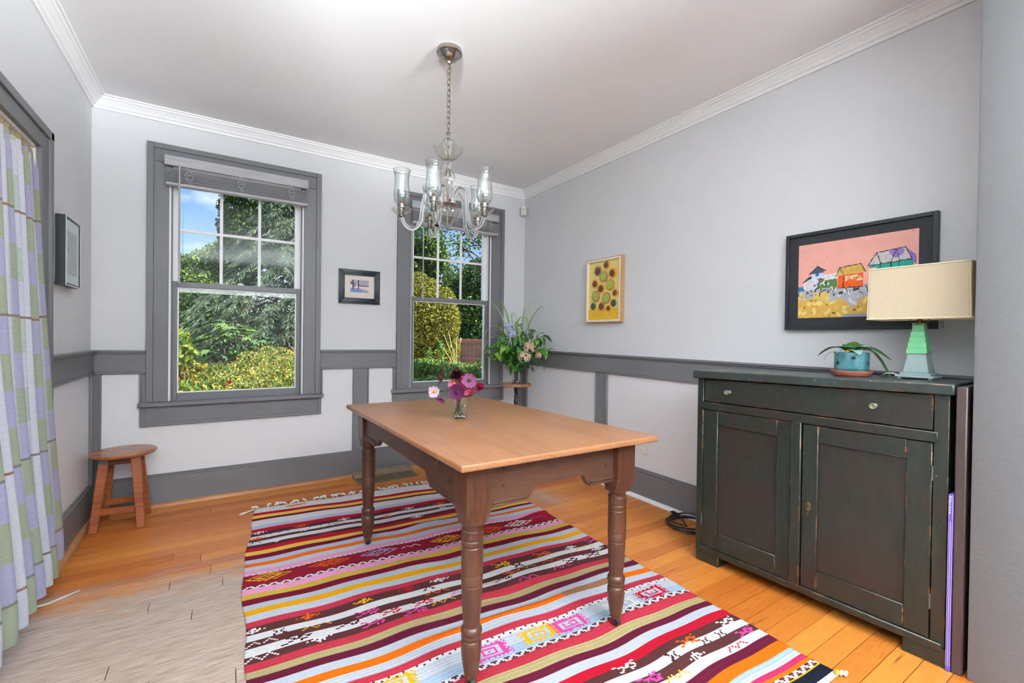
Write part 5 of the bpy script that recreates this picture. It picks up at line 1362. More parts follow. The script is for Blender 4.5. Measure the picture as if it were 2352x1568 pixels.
for k in range(3):
    a_ = 2 * PI * k / 3 + .4
    MB().tube([(.015 * math.cos(a_), .015 * math.sin(a_), .15), (.07 * math.cos(a_), .07 * math.sin(a_), .13), (.12 * math.cos(a_), .12 * math.sin(a_), .06), (.15 * math.cos(a_), .15 * math.sin(a_), .012), (.165 * math.cos(a_), .165 * math.sin(a_), .012)], [.016, .014, .012, .011, .010], 8).build('leg', STB, parent=ps, smooth=3)
va = thing('glass_vase', 'flared clear glass vase full of stems on the pedestal stand', 'vase', (SX, SY, SZ))
MB().lathe([(0, .0005), (.036, .0005), (.040, .004), (.040, .020), (.038, .05), (.040, .10), (.048, .150), (.056, .185), (.0545, .186), (.0455, .150), (.0375, .10), (.0355, .05), (.0355, .022), (0, .018)], 36).build('glass', JARGLASS, parent=va, smooth=SM)
MB().lathe([(0, .0185), (.0350, .0225), (.0350, .05), (.0370, .10), (.0385, .11), (0, .11)], 28).build('water', WATER, parent=va, smooth=SM)
BL = [leafmat('bouquet_leaf', hx(86, 148, 54), .35, .35, .2), leafmat('bouquet_leaf_light', hx(150, 196, 72), .4, .4, .2), leafmat('bouquet_leaf_dark', hx(46, 102, 56), .3, .25, .2), leafmat('bouquet_leaf_blue', hx(112, 152, 134), .4, .3, .15)]
VB = Vector((SX, SY, SZ))
rb = random.Random(5)
WSTEM = mat('woody_stem', hx(104, 84, 58), .6)
lmesh = {}
def lm(L, Wd, dp):
    key = (round(L, 3), round(Wd, 3), dp)
    if key not in lmesh:
        v_, f_ = leaf_mesh(L, Wd, dp, .3, 6, .12); lmesh[key] = MB().raw(v_, f_).build('leaf', BL[0], smooth=3)
        lmesh[key]['_proto'] = 1
    return lmesh[key]
protos = []
def sprig(label, tip, mats, n, L, Wd, bend=.06):
    """leafy branch: tip given as (right, up, towards camera) metres from the vase foot"""
    s_ = thing('leafy_sprig', label, 'branch', VB, 0, 'leafy branches of the corner bouquet')
    T = RGT * tip[0] + UPV * tip[1] - FWD * tip[2]
    foot = Vector((rb.uniform(-.014, .014), rb.uniform(-.014, .014), .025)); rim = T * .0 + Vector((T.x, T.y, 0)).normalized() * .025 + Vector((0, 0, .18))
    pts = bez([tuple(foot), tuple(rim), tuple(lerp(rim, T, .55) + Vector((0, 0, bend))), tuple(T)], 16)
    MB().tube(pts, [.0028] * 8 + [.0024, .002, .002, .0018, .0016, .0014, .0012, .001, .0008], 6).build('stem', WSTEM, parent=s_, smooth=3)
    for k in range(n):
        f = .36 + .64 * k / max(1, n - 1); P = Vector(pts[min(16, int(f * 16))]); D = (Vector(pts[min(16, int(f * 16) + 1)]) - Vector(pts[max(0, int(f * 16) - 1)])).normalized()
        az = math.atan2(D.y, D.x) + (0 if k == n - 1 else (1 if k % 2 else -1) * rb.uniform(.5, 1.2))
        l_ = L * rb.uniform(.8, 1.15)
        v_, f_ = leaf_mesh(l_, Wd * rb.uniform(.85, 1.15), rb.uniform(.25, .9), .25, 6, .12)
        Mx = Matrix.Translation(P) @ Matrix.Rotation(az, 4, 'Z') @ Matrix.Rotation(-rb.uniform(-.5, .7), 4, 'Y') @ Matrix.Rotation(rb.uniform(-.5, .5), 4, 'X')
        MB().raw([Mx @ Vector(v) for v in v_], f_).build('leaf', rb.choice(mats), parent=s_, smooth=3)
A, Bl, Cd, E_ = BL
sprig('bright green leafy branch reaching furthest left in the corner bouquet', (-.25, .32, .02), [A, Bl], 15, 0.095, 0.0250)
sprig('pale green leafy branch drooping at the lower left of the corner bouquet', (-.20, .20, .06), [Bl, A], 15, 0.095, 0.0263, .12)
sprig('mid green leafy branch at the left of the corner bouquet, above the drooping one', (-.15, .36, .10), [A, Bl], 15, 0.090, 0.0275)
sprig('dark green leafy branch hanging in front of the vase rim', (-.08, .18, .12), [Cd, A], 15, 0.095, 0.0325, .12)
sprig('dark glossy branch hanging to the right of the vase rim', (.10, .15, .12), [Cd], 15, 0.101, 0.0350, .13)
sprig('dark green branch at the lower right of the corner bouquet', (.20, .18, .10), [Cd, Cd, A], 15, 0.101, 0.0312, .11)
sprig('bright green leafy branch reaching furthest right in the corner bouquet', (.28, .30, .10), [A, Bl], 15, 0.101, 0.0275)
sprig('green branch at the upper right of the corner bouquet', (.24, .44, .06), [A, Cd], 15, 0.095, 0.0275)
sprig('blue-grey green branch at the top right of the corner bouquet', (.14, .50, .04), [E_, Cd], 15, 0.073, 0.0200)
sprig('blue-grey green branch at the top middle of the corner bouquet', (.04, .47, .06), [E_, A], 15, 0.073, 0.0200)
sprig('green branch behind the pale blue bloom of the corner bouquet', (-.10, .46, .0), [A, E_], 15, 0.078, 0.0225)
sprig('dark branch filling the middle of the corner bouquet', (.02, .34, .16), [Cd, A], 16, 0.084, 0.0325)
sprig('bright branch filling the left middle of the corner bouquet', (-.06, .30, .15), [A, Bl], 15, 0.084, 0.0300)
sprig('dark branch at the right middle of the corner bouquet', (.14, .32, .14), [Cd], 15, 0.090, 0.0300)
sprig('mid green leafy branch behind the left grass blades of the corner bouquet', (-.13, .43, .08), [A, E_], 15, .085, .026)
sprig('deep green branch just left of the front cream blooms', (-.02, .27, .20), [Cd, A], 15, .085, .030)
sprig('fresh green branch high at the right of the corner bouquet', (.19, .41, .12), [A, Bl], 15, .085, .027)
sprig('light green branch low at the far left of the corner bouquet', (-.23, .25, .10), [Bl, A], 15, .085, .024)
sprig('dark green branch tucked below the front cream blooms', (.05, .20, .18), [Cd], 14, .08, .030, .1)
sprig('blue-grey branch between the pale blue blooms of the corner bouquet', (.02, .42, .14), [E_, A], 15, .075, .022)
def hydrangea(label, pos, r, cols, n, seed):
    f = thing('hydrangea', label, 'flower', VB, 0, 'round blooms of the corner bouquet')
    T = RGT * pos[0] + UPV * pos[1] - FWD * pos[2]
    MB().tube(bez([(0.004, 0, .025), (T.x * .15, T.y * .15, .18), tuple(lerp(Vector((0, 0, .18)), T, .6)), tuple(T)], 12), .0026, 6).build('stem', STEM, parent=f, smooth=3)
    rr_ = random.Random(seed); mb_ = MB()
    for k in range(n):
        z = rr_.uniform(-.75, 1); a_ = rr_.uniform(0, 2 * PI); q = math.sqrt(1 - z * z); d_ = Vector((q * math.cos(a_), q * math.sin(a_), z))
        P = T + d_ * r * rr_.uniform(.8, 1.05); u_ = d_.orthogonal().normalized(); v2_ = d_.cross(u_); s_ = rr_.uniform(.010, .014); ro = rr_.uniform(0, 1.5)
        for p_ in range(4):
            a2 = ro + p_ * PI / 2; e1 = u_ * math.cos(a2) + v2_ * math.sin(a2); e2 = u_ * -math.sin(a2) + v2_ * math.cos(a2)
            mb_.col = rr_.choice(cols)
            mb_.quad(P, P + e1 * s_ * .6 - e2 * s_ * .5 + d_ * .002, P + e1 * s_ * 1.1 + d_ * .003, P + e1 * s_ * .6 + e2 * s_ * .5 + d_ * .002)
    mb_.build('florets', vcol('floret', .6, trans=.3) if 'floret' not in bpy.data.materials else bpy.data.materials['floret'], parent=f, kind='stuff')
cream = [hx(238, 210, 180), hx(244, 224, 200), hx(228, 190, 156), hx(240, 216, 196)]
hydrangea('cream pink hydrangea bloom at the front of the corner bouquet, upper one', (.115, .34, .20), .052, cream, 110, 1)
hydrangea('cream pink hydrangea bloom low at the front above the vase rim', (.070, .255, .21), .058, cream, 120, 2)
hydrangea('small cream bloom at the lower right edge of the corner bouquet', (.20, .27, .12), .030, cream, 60, 3)
blue_ = [hx(214, 224, 244), hx(228, 232, 244), hx(190, 206, 236)]
hydrangea('pale blue white bloom at the upper left of the corner bouquet', (-.075, .53, .08), .040, blue_, 80, 4)
hydrangea('second pale blue bloom just below the upper left one in the bouquet', (-.045, .465, .12), .036, blue_, 70, 5)
hydrangea('pale blue bloom at the upper right of the corner bouquet', (.10, .48, .10), .030, [hx(170, 206, 206), hx(150, 196, 190), hx(200, 220, 226)], 60, 6)
def seedhead(label, pos, r, seed):
    f = thing('seed_head', label, 'flower', VB, 0, 'green seed heads of the corner bouquet')
    T = RGT * pos[0] + UPV * pos[1] - FWD * pos[2]; rr_ = random.Random(seed)
    MB().tube(bez([(0, .004, .025), (T.x * .15, T.y * .15, .18), tuple(lerp(Vector((0, 0, .18)), T, .6)), tuple(T + Vector((0, 0, r)))], 12), .002, 6).build('stem', STEM, parent=f, smooth=3)
    mb_ = MB()
    for k in range(70):
        h_ = rr_.uniform(-1.4, 1.4); q = math.sqrt(max(.05, 1 - (h_ / 1.5) ** 2)); a_ = rr_.uniform(0, 2 * PI)
        mb_.ball(T + Vector((q * r * .6 * math.cos(a_), q * r * .6 * math.sin(a_), h_ * r)), rr_.uniform(.004, .0065), 6, 4)
    mb_.build('buds', mat('green_buds', hx(104, 120, 62), .6, var=(40, .35)) if 'green_buds' not in bpy.data.materials else bpy.data.materials['green_buds'], parent=f, smooth=3, kind='stuff')
seedhead('brownish green seed spike at the top left of the corner bouquet', (-.15, .52, .06), .045, 1)
seedhead('tall green seed spike in the middle of the corner bouquet', (.025, .48, .12), .055, 2)
seedhead('green seed cluster at the upper right of the corner bouquet', (.13, .46, .13), .035, 3)
GRS = leafmat('grass_blade', hx(120, 164, 62), .4, .35, .2); GRS2 = leafmat('grass_blade_pale', hx(176, 196, 150), .4, .35, .15)
def blade(label, pts, wd, mm):
    g = thing('grass_blade', label, 'grass blade', VB, 0, 'arching grass blades of the corner bouquet')
    P = [RGT * p[0] + UPV * p[1] - FWD * p[2] for p in pts]
    P = [Vector(q) for q in bez([(0, 0, .03), tuple(P[0] * .0 + Vector((P[0].x * .2, P[0].y * .2, .18)))] + [tuple(q) for q in P], 22)]
    vs = []; fs = []
    for i, p_ in enumerate(P):
        w_ = wd * min(1, (len(P) - 1 - i) / 7 + .12); vs += [p_ - RGT * w_ + FWD * w_ * .3, p_ + Vector((0, 0, -w_ * .5)), p_ + RGT * w_ + FWD * w_ * .3]
    for i in range(len(P) - 1):
        for j in range(2): q = i * 3 + j; fs.append((q, q + 1, q + 4, q + 3))
    MB().raw(vs, fs).build('blade', mm, parent=g, smooth=3)
blade('broad grass blade arching over to the left at the top of the bouquet', [(-.06, .50, .02), (-.10, .66, .02), (-.15, .76, .02), (-.21, .74, .03), (-.24, .62, .04)], .007, GRS)
blade('thin pale grass blade reaching furthest left in front of the window', [(-.10, .52, .0), (-.18, .70, .0), (-.26, .76, .0), (-.33, .70, .01)], .004, GRS2)
blade('pale grass blade bending low to the left, in front of the window frame', [(-.10, .45, .04), (-.20, .54, .05), (-.28, .50, .06), (-.32, .40, .06)], .004, GRS2)
blade('lowest pale grass blade curving down at the left of the bouquet', [(-.10, .40, .06), (-.20, .45, .08), (-.28, .38, .09), (-.33, .24, .09)], .004, GRS2)
blade('bright grass blade looping over the centre of the bouquet', [(.0, .44, .12), (.0, .56, .13), (.04, .62, .14), (.09, .60, .14), (.10, .50, .14)], .007, GRS)
blade('bright grass blade hanging down the middle of the bouquet', [(-.02, .48, .12), (-.01, .58, .14), (.01, .50, .18), (.03, .38, .20), (.02, .32, .20)], .005, GRS)
blade('tall upright grass blade at the centre of the bouquet', [(.05, .50, .04), (.06, .66, .04), (.075, .80, .04)], .004, GRS)
blade('long grass blade arching over to the right at the top of the bouquet', [(.04, .52, .02), (.08, .70, .03), (.16, .76, .04), (.22, .73, .05), (.24, .62, .05)], .005, GRS2)
blade('green grass blade kinked at the upper right of the bouquet', [(.10, .50, .04), (.14, .62, .05), (.22, .72, .06), (.24, .70, .06)], .006, GRS)
blade('thin grass blade rising from the left centre of the bouquet', [(-.04, .52, .04), (-.05, .64, .04), (-.03, .66, .04), (.01, .56, .05)], .004, GRS)

# ------------------------------------------------------------------ plaid curtain
def build_curtain():
    root = thing('plaid_curtain', 'lilac and sage green plaid curtain hanging over the glazed door at the left', 'curtain', (-W, -1.8, 0))
    NU, NV = 520, 190
    y_r, y_l = -1.005, -2.60
    ZT_ = 2.005
    rc = random.Random(4)
    cols_ = dict(l=hx(182, 180, 206), s=hx(172, 180, 154), w=hx(220, 220, 228), c=hx(176, 168, 128), g=hx(198, 210, 200))
    def col(u, v):
        # u: cloth width in metres, v: height in metres
        cu = u / .088; cv = v / .140
        iu, iv = int(math.floor(cu)), int(math.floor(cv)); fu, fv = cu - iu, cv - iv
        if fv < .022: return hx(140, 134, 128) if (iu + iv) % 3 else hx(164, 130, 104)
        a_ = (iu % 4, iv % 2)
        base = {(0, 0): 's', (1, 0): 'w', (2, 0): 'g', (3, 0): 'l', (0, 1): 'l', (1, 1): 'w', (2, 1): 'w', (3, 1): 's'}[a_]
        c = cols_[base]
        if fu < .10: c = tuple(x * .82 for x in c[:3]) + (1,)
        s_ = 1 + .05 * math.sin(v * 900) * .4
        return tuple(x * s_ for x in c[:3]) + (1,)
    def hem(f): return .075 + .035 * math.sin(f * 6.0) ** 2 + .065 * max(0, 1 - f / .07)
    mb_ = MB()
    for j in range(NV + 1):
        for i in range(NU + 1):
            f = i / NU; v = j / NV
            z = lerp(ZT_, hem(f), v)
            spread = .35 + .65 * v ** .7
            # gathered pleats: tight at the heading, looser below
            ph = f * 2 * PI * 15 + .9 * math.sin(f * 17) + .5 * v * math.sin(f * 31 + 2)
            ph2 = f * 2 * PI * 39
            amp = lerp(.016, .042, v)
            dx = amp * math.sin(ph) + (.010 * (1 - v) ** 3) * math.sin(ph2)
            if v < .04: dx *= .8
            x = -W - .012 + lerp(0.0, .075, min(1, v * 1.05) ** 1.1) + dx + .012 * math.sin(v * 5 + f * 9) * v
            y = lerp(y_r, y_l, f) + lerp(.0, .030, v) * (1 - f) - .055 * math.sin(PI * min(1, v * 1.15)) * (1 - f) ** 6 + .010 * math.cos(ph) * lerp(.4, 1.2, v)
            mb_.v.append((x, y, z))
    for j in range(NV):
        for i in range(NU):
            q = j * (NU + 1) + i; mb_.f.append((q, q + NU + 1, q + NU + 2, q + 1))
            v = (j + .5) / NV; f = (i + .5) / NU
            mb_.c.append(col(f * 3.3 + .02, 2.0 - v * 1.86) if v > .012 else cols_['c'])
    o = mb_.build('curtain_cloth', vcol('plaid_cotton', .9, (500, .3, .001), .1, .18, 220, trans=.4), parent=root, smooth=3); o.location = -root.location
    rd = MB().tube([(-W - .012, DY0, 1.995), (-W - .012, -1.036, 1.995)], .006, 10).build('curtain_rod', mat('white_rod', hx(220, 216, 206), .4), parent=root, smooth=3); rd.location = -root.location
build_curtain()

# ------------------------------------------------------------------ garden seen through the windows
npr = np.random.default_rng(12)
FOL = vcol('foliage', .55, spec=.25, trans=.3)
BARK = mat('bark_brown', hx(84, 66, 52), .9, bumps=(30, .6, .01))
def leaves_obj(name, P, A, B, L, Wd, C, parent, kind='stuff'):
    """P centres, A long axis, B cross axis (unit), L/Wd sizes, C colours (n,4): rhombic leaves as one mesh"""
    n = len(P); L = np.broadcast_to(np.asarray(L, float).reshape(-1, 1), (n, 1)); Wd = np.broadcast_to(np.asarray(Wd, float).reshape(-1, 1), (n, 1))
    V = np.empty((n, 4, 3)); V[:, 0] = P - A * L * .5; V[:, 1] = P + B * Wd * .5; V[:, 2] = P + A * L * .5; V[:, 3] = P - B * Wd * .5
    me = bpy.data.meshes.new(name)
    me.vertices.add(4 * n); me.vertices.foreach_set('co', V.reshape(-1))
    me.loops.add(4 * n); me.loops.foreach_set('vertex_index', np.arange(4 * n, dtype=np.int32))
    me.polygons.add(n); me.polygons.foreach_set('loop_start', np.arange(0, 4 * n, 4, dtype=np.int32)); me.polygons.foreach_set('loop_total', np.full(n, 4, dtype=np.int32))
    me.update(); at = me.attributes.new('Col', 'FLOAT_COLOR', 'CORNER'); at.data.foreach_set('color', np.repeat(C, 4, axis=0).reshape(-1).astype(np.float32))
    me.materials.append(FOL)
    o = bpy.data.objects.new(name, me); COL.objects.link(o); o.parent = parent
    if kind: o['kind'] = kind
    return o
def rdir(n): 
    v = npr.normal(size=(n, 3)); return v / np.linalg.norm(v, axis=1, keepdims=True)
def ortho(A):
    r = rdir(len(A)); b = np.cross(A, r); return b / np.linalg.norm(b, axis=1, keepdims=True)
def pal(n, cols, var=.18):
    c = np.array([x[:3] for x in cols]); k = npr.integers(0, len(cols), n); out = GAIN[0] * c[k] * (1 + npr.uniform(-var, var, (n, 1))); return np.concatenate([np.clip(out, 0, 1), np.ones((n, 1))], 1)
GAIN = [.75]
def blob_points(n, blobs, shell=.55):
    """points in the outer layer of ellipsoids [(centre, radii)]"""
    vol = np.array([b[1][0] * b[1][1] * b[1][2] for b in blobs]) ** (2 / 3); k = npr.choice(len(blobs), n, p=vol / vol.sum())
    c = np.array([b[0] for b in blobs])[k]; r = np.array([b[1] for b in blobs])[k]; d = rdir(n); rad = npr.uniform(shell, 1.05, (n, 1)) ** .5
    return c + d * r * rad, d
def at(px, py, depth):
    """world point on the sight line through a photograph pixel at a given depth (used once to survey the garden)"""
    return CAM + FWD.normalized() * depth + RGT * ((px - 1176) / 1030.98 * depth) + Vector((-.0064, .0146, .99987)) * ((784 - py) / 1030.98 * depth)
GZ = -.75
def tree(label, centre, blobs, n, L, cols, cat='tree', name='leafy_tree', group=None, trunk_r=.10, shell=.5):
    c = Vector(centre); t_ = thing(name, label, cat, (c.x, c.y, GZ), 0, group)
    bl = [((b[0], b[1], b[2] - GZ), b[3]) for b in blobs]
    P, D = blob_points(n, bl, shell); A = rdir(n) * .8 + D * .3; A[:, 2] -= .2; A /= np.linalg.norm(A, axis=1, keepdims=True)
    leaves_obj('foliage', P, A, ortho(A), npr.uniform(.7, 1.2, n) * L, npr.uniform(.45, .7, n) * L, pal(n, cols, .25), t_)
    top = max(b[2] for b in blobs) - GZ
    mb_ = MB().tube([(0, 0, 0), (.05, 0, top * .45), (0, .05, top * .8)], [trunk_r, trunk_r * .7, trunk_r * .3], 8)
    for b in bl: mb_.tube([(0, 0, top * .4), tuple(np.array(b[0]) * .6 + np.array([0, 0, top * .18])), b[0]], [trunk_r * .4, trunk_r * .25, trunk_r * .1], 6)
    mb_.build('trunk', BARK, parent=t_, smooth=3)
    return t_
def offs(ctr, items):
    """blobs from pixel positions: (px, py, depth, rx, ry, rz) relative to trunk centre"""
    out = []
    for px, py, dp, rx, ry, rz in items:
        q = at(px, py, dp); out.append((q.x - ctr.x, q.y - ctr.y, q.z, (rx, ry, rz)))
    return out
GA = [hx(66, 104, 44), hx(92, 132, 56), hx(44, 78, 38), hx(120, 156, 66)]
GB = [hx(52, 86, 50), hx(74, 112, 62), hx(36, 62, 40)]
GY = [hx(160, 158, 52), hx(196, 186, 72), hx(112, 120, 44), hx(130, 134, 50)]
GC = [hx(84, 106, 86), hx(108, 130, 102), hx(60, 82, 66), hx(132, 150, 112)]
# window 1: far trees
c = at(465, 785, 24); tree('pale green tree line far off at the left of the larger window', c, offs(c, [(425, 620, 24, 1.0, 1, .9), (470, 615, 24, 1.0, 1, 1.0), (505, 600, 24, .9, 1, 1.1), (440, 680, 23, 1.6, 1.2, 1.4), (500, 690, 23, 1.5, 1.2, 1.5), (395, 660, 24, 1.2, 1, 1.2), (410, 730, 22, 1.6, 1.2, 1.4)]), 15000, .17, [hx(112, 146, 70), hx(146, 172, 88), hx(80, 112, 60)], trunk_r=.2)
c = at(560, 785, 20); tree('taller round-topped deciduous tree behind the conifer in the larger window', c, offs(c, [(560, 480, 20, 1.0, 1, 1.0), (545, 520, 20, .8, .8, .8), (590, 450, 20, 1.2, 1, 1.0), (530, 545, 19.5, .5, .5, .6), (600, 540, 20, 1.3, 1, 1.4), (540, 610, 20, 1.0, 1, 1.2)]), 15000, .15, GA + [hx(60, 96, 62)], trunk_r=.2)
c = at(440, 785, 13); tree('dark green shrub at the left of the larger window, below the far trees', c, offs(c, [(430, 700, 13, .7, .7, .6), (415, 750, 12.5, .8, .7, .7), (470, 720, 13, .6, .6, .5)]), 9000, .09, GB + [hx(100, 118, 60)], 'shrub', 'dense_shrub', trunk_r=.06)
# the conifer with drooping blue-green sprays
def conifer(label, px, dp):
    c = at(px, 785, dp); t_ = thing('weeping_conifer', label, 'tree', (c.x, c.y, GZ))
    H = 5.7; GAIN[0] = 1.0
    MB().tube([(0, 0, 0), (.05, .02, 2.5), (0, 0, H)], [.09, .07, .02], 9).build('trunk', BARK, parent=t_, smooth=3)
    rr_ = random.Random(8); P = []; A = []; br = MB()
    for k in range(190):
        z = .7 + (H - 1.0) * (k / 189) ** 1.0; a_ = k * 2.4 + rr_.uniform(-.3, .3); Lb = max(.25, 3.45 - .62 * z) * rr_.uniform(.75, 1.15)
        if Lb < .25: Lb = .25
        pts = []
        for s in range(9):
            f = s / 8; pts.append((Lb * f * math.cos(a_), Lb * f * math.sin(a_), z + .22 * Lb * math.sin(f * 2.4) - .42 * Lb * f ** 2.2))
        if k % 2 == 0: br.tube(pts[:7], [.018, .015, .012, .010, .008, .006, .004], 5)
        for s in range(64):
            f = rr_.uniform(.15, 1.0); q = f * 8; i = min(7, int(q)); u = q - i
            b_ = [lerp(pts[i][j], pts[i + 1][j], u) for j in range(3)]
            side = a_ + rr_.choice((-1, 1)) * rr_.uniform(.2, 1.1); sl = rr_.uniform(.10, .34) * (1.1 - .5 * f)
            for d_ in range(9):
                g = (d_ + .5) / 9
                P.append((b_[0] + math.cos(side) * sl * g, b_[1] + math.sin(side) * sl * g, b_[2] - .35 * sl * g * g + rr_.uniform(-.02, .02)))
                A.append((math.cos(side + rr_.uniform(-.5, .5)), math.sin(side + rr_.uniform(-.5, .5)), -.35 - .7 * g + rr_.uniform(-.3, .3)))
    br.build('branches', BARK, parent=t_, smooth=3)
    P = np.array(P); A = np.array(A); A /= np.linalg.norm(A, axis=1, keepdims=True); n = len(P)
    leaves_obj('foliage', P, A, ortho(A), npr.uniform(.08, .16, n), npr.uniform(.008, .016, n), pal(n, GC, .3), t_)
conifer('big blue-green conifer with drooping sprays filling the larger window', 668, 9.6); GAIN[0] = .7
# fig with large lobed leaves
def fig():
    c = at(520, 800, 6.0); t_ = thing('fig_bush', 'young fig bush with big bright lobed leaves in front of the conifer', 'shrub', (c.x, c.y, GZ))
    rr_ = random.Random(2); FL = [leafmat('fig_leaf', hx(78, 112, 64), .5, .25, .15), leafmat('fig_leaf_dark', hx(54, 86, 58), .5, .2, .15), leafmat('fig_leaf_light', hx(104, 132, 66), .5, .3, .15)]
    mb_ = MB().tube([(.12, 0, 0), (.10, 0, .75), (.05, .02, 1.15), (-.02, .0, 1.55)], [.028, .024, .020, .012], 7)
    ends = []
    for px, py, dd in ((500, 770, .1), (545, 760, -.1), (590, 780, .0), (475, 795, .0), (525, 750, .15), (515, 800, -.15), (575, 800, -.1), (545, 805, .1), (490, 810, -.1), (610, 800, .1)):
        e = at(px, py, 6.0 + dd) - Vector((c.x, c.y, GZ)); ends.append(e); mb_.tube([(.05, .02, 1.1), tuple(lerp(Vector((.05, .02, 1.2)), e, .6)), tuple(e)], [.014, .010, .006], 6)
    mb_.build('trunk', BARK, parent=t_, smooth=3)
    out = [(0, 0), (.30, .10), (.42, .42), (.22, .34), (.30, .78), (.12, .58), (0, 1.0), (-.12, .58), (-.30, .78), (-.22, .34), (-.42, .42), (-.30, .10)]
    protos = []
    for fm in FL:
        vs = [(0, .40, 0)] + [(x, y, -.25 * (x * x + (y - .4) ** 2)) for x, y in out]
        protos.append(MB().raw(vs, [(0, k, k % 12 + 1) for k in range(1, 13)]).build('leaf', fm, parent=t_, smooth=3))
    used = [False] * 3
    for e in ends + [Vector(at(530, 745, 6.0)) - Vector((c.x, c.y, GZ))]:
        for k in range(15):
            i = rr_.choice((0, 0, 1, 1, 2)) if e.z < 1.9 else rr_.choice((0, 2, 2))
            if not used[i]: o = protos[i]; used[i] = True
            else: o = copy_obj(protos[i], parent=t_)
            a_ = rr_.uniform(0, 2 * PI); s_ = rr_.uniform(.13, .20); o.scale = (s_, s_, s_)
            o.location = e + Vector((.10 * math.cos(a_), .10 * math.sin(a_), rr_.uniform(-.10, .06))); o.rotation_euler = (rr_.uniform(-.9, .25), rr_.uniform(-.4, .4), a_ - PI / 2)
fig()
def mound(label, name, items, n, L, cols, cat='shrub', wd=.5, up=.4, flat=None, extra=None):
    c = at(items[0][0], 850, items[0][2]); t_ = thing(name, label, cat, (c.x, c.y, GZ))
    bl = [((b[0], b[1], b[2] - GZ), b[3]) for b in offs(c, items)]
    P, D = blob_points(n, bl, .35); A = rdir(n); A[:, 2] += up; A /= np.linalg.norm(A, axis=1, keepdims=True)
    leaves_obj('foliage', P, A, ortho(A), npr.uniform(.6, 1.2, n) * L, npr.uniform(.6, 1.2, n) * L * wd, pal(n, cols, .22), t_)
    if extra:
        m_, L2, c2 = extra; P2, D2 = blob_points(m_, bl, .9); P2[:, 2] += .03; A2 = rdir(m_); leaves_obj('blossoms', P2, A2, ortho(A2), npr.uniform(.7, 1.2, m_) * L2, npr.uniform(.35, .6, m_) * L2, pal(m_, c2, .15), t_)
    mb_ = MB()
    for b in bl: mb_.tube([(b[0][0] * .4, b[0][1] * .4, 0), (b[0][0] * .8, b[0][1] * .8, b[0][2] * .6), b[0]], [.016, .012, .006], 6)
    mb_.build('stems', BARK, parent=t_, smooth=3)
    return t_
YEL = [hx(190, 176, 80), hx(206, 196, 110), hx(150, 164, 84), hx(116, 142, 70), hx(160, 172, 88), hx(130, 150, 76)]
mound('mass of yellow flowering bushes at the lower right of the larger window', 'yellow_bush', [(620, 850, 5.6, .42, .4, .30), (660, 870, 5.2, .42, .4, .30), (580, 880, 5.4, .40, .4, .28), (645, 905, 4.9, .5, .4, .30), (560, 910, 5.0, .45, .4, .24), (690, 860, 5.4, .35, .3, .26), (600, 925, 4.6, .5, .3, .25)], 15000, .045, YEL, extra=(1500, .024, [hx(240, 204, 90), hx(244, 214, 110), hx(230, 180, 70)]))
mound('golden barberry shrub at the lower left of the larger window', 'golden_shrub', [(425, 865, 5.4, .20, .2, .18), (445, 860, 5.5, .22, .2, .16), (415, 885, 5.2, .2, .2, .16)], 4500, .045, [hx(214, 196, 80), hx(186, 170, 62), hx(120, 116, 46), hx(84, 84, 40)], wd=.8)
mound('feathery green shrub below the fig bush', 'feathery_shrub', [(510, 860, 5.6, .25, .25, .14), (490, 880, 5.4, .25, .25, .14), (530, 878, 5.5, .25, .25, .14)], 5000, .08, [hx(122, 138, 62), hx(96, 116, 56), hx(150, 160, 76)], wd=.14)
mound('low green plants with orange blooms along the foot of the larger window', 'border_plants', [(450, 905, 4.7, .30, .25, .16), (500, 905, 4.7, .30, .25, .16), (420, 920, 4.5, .3, .25, .18), (540, 915, 4.6, .25, .25, .14), (480, 930, 4.4, .4, .2, .15)], 7000, .055, [hx(122, 150, 64), hx(92, 124, 56), hx(156, 174, 84)], extra=(240, .040, [hx(244, 180, 20), hx(240, 150, 20)]))
mound('young sapling with yellow-green leaves at the left edge of the larger window', 'sapling', [(412, 790, 5.0, .12, .1, .16), (425, 810, 5.0, .12, .1, .10), (410, 830, 5.0, .10, .1, .10)], 260, .10, [hx(150, 180, 70), hx(190, 196, 70), hx(110, 150, 64)], 'tree', wd=.5, up=-.3)
# one red leafed plant
c = at(524, 888, 4.6); rd_ = thing('red_plant', 'small red-leaved plant by the foot of the larger window', 'plant', (c.x, c.y, GZ))
RED = leafmat('red_leaf', hx(196, 60, 66), .5, .3, .2); REDD = leafmat('dark_red_leaf', hx(120, 30, 46), .5, .3, .2)
MB().tube([(0, 0, 0), (.01, 0, c.z - GZ)], [.012, .008], 6).build('stem', BARK, parent=rd_, smooth=3)
for k in range(14):
    v_, f_ = leaf_mesh(.09, .018, .5, .2, 5); Mx = Matrix.Translation((.01, 0, c.z - GZ - .03 + .004 * k)) @ Matrix.Rotation(k * 2.4, 4, 'Z') @ Matrix.Rotation(-.4 - .05 * k, 4, 'Y')
    MB().raw([Mx @ Vector(v) for v in v_], f_).build('leaf', REDD if k > 7 else RED, parent=rd_, smooth=3)
STEPM = mat('grey_timber_steps', hx(160, 148, 144), .8, bumps=(20, .5, .01), var=(6, .2))
ph = struct(empty('path'))
for k in range(6):
    c = at(478 - k * 6, 868 - k * 7, 6.6 + k * .5); MB().box(c.x - .45, c.x + .40, c.y - .14, c.y + .13, c.z - .35, c.z).build('step', STEPM, parent=ph, bevel=.01)
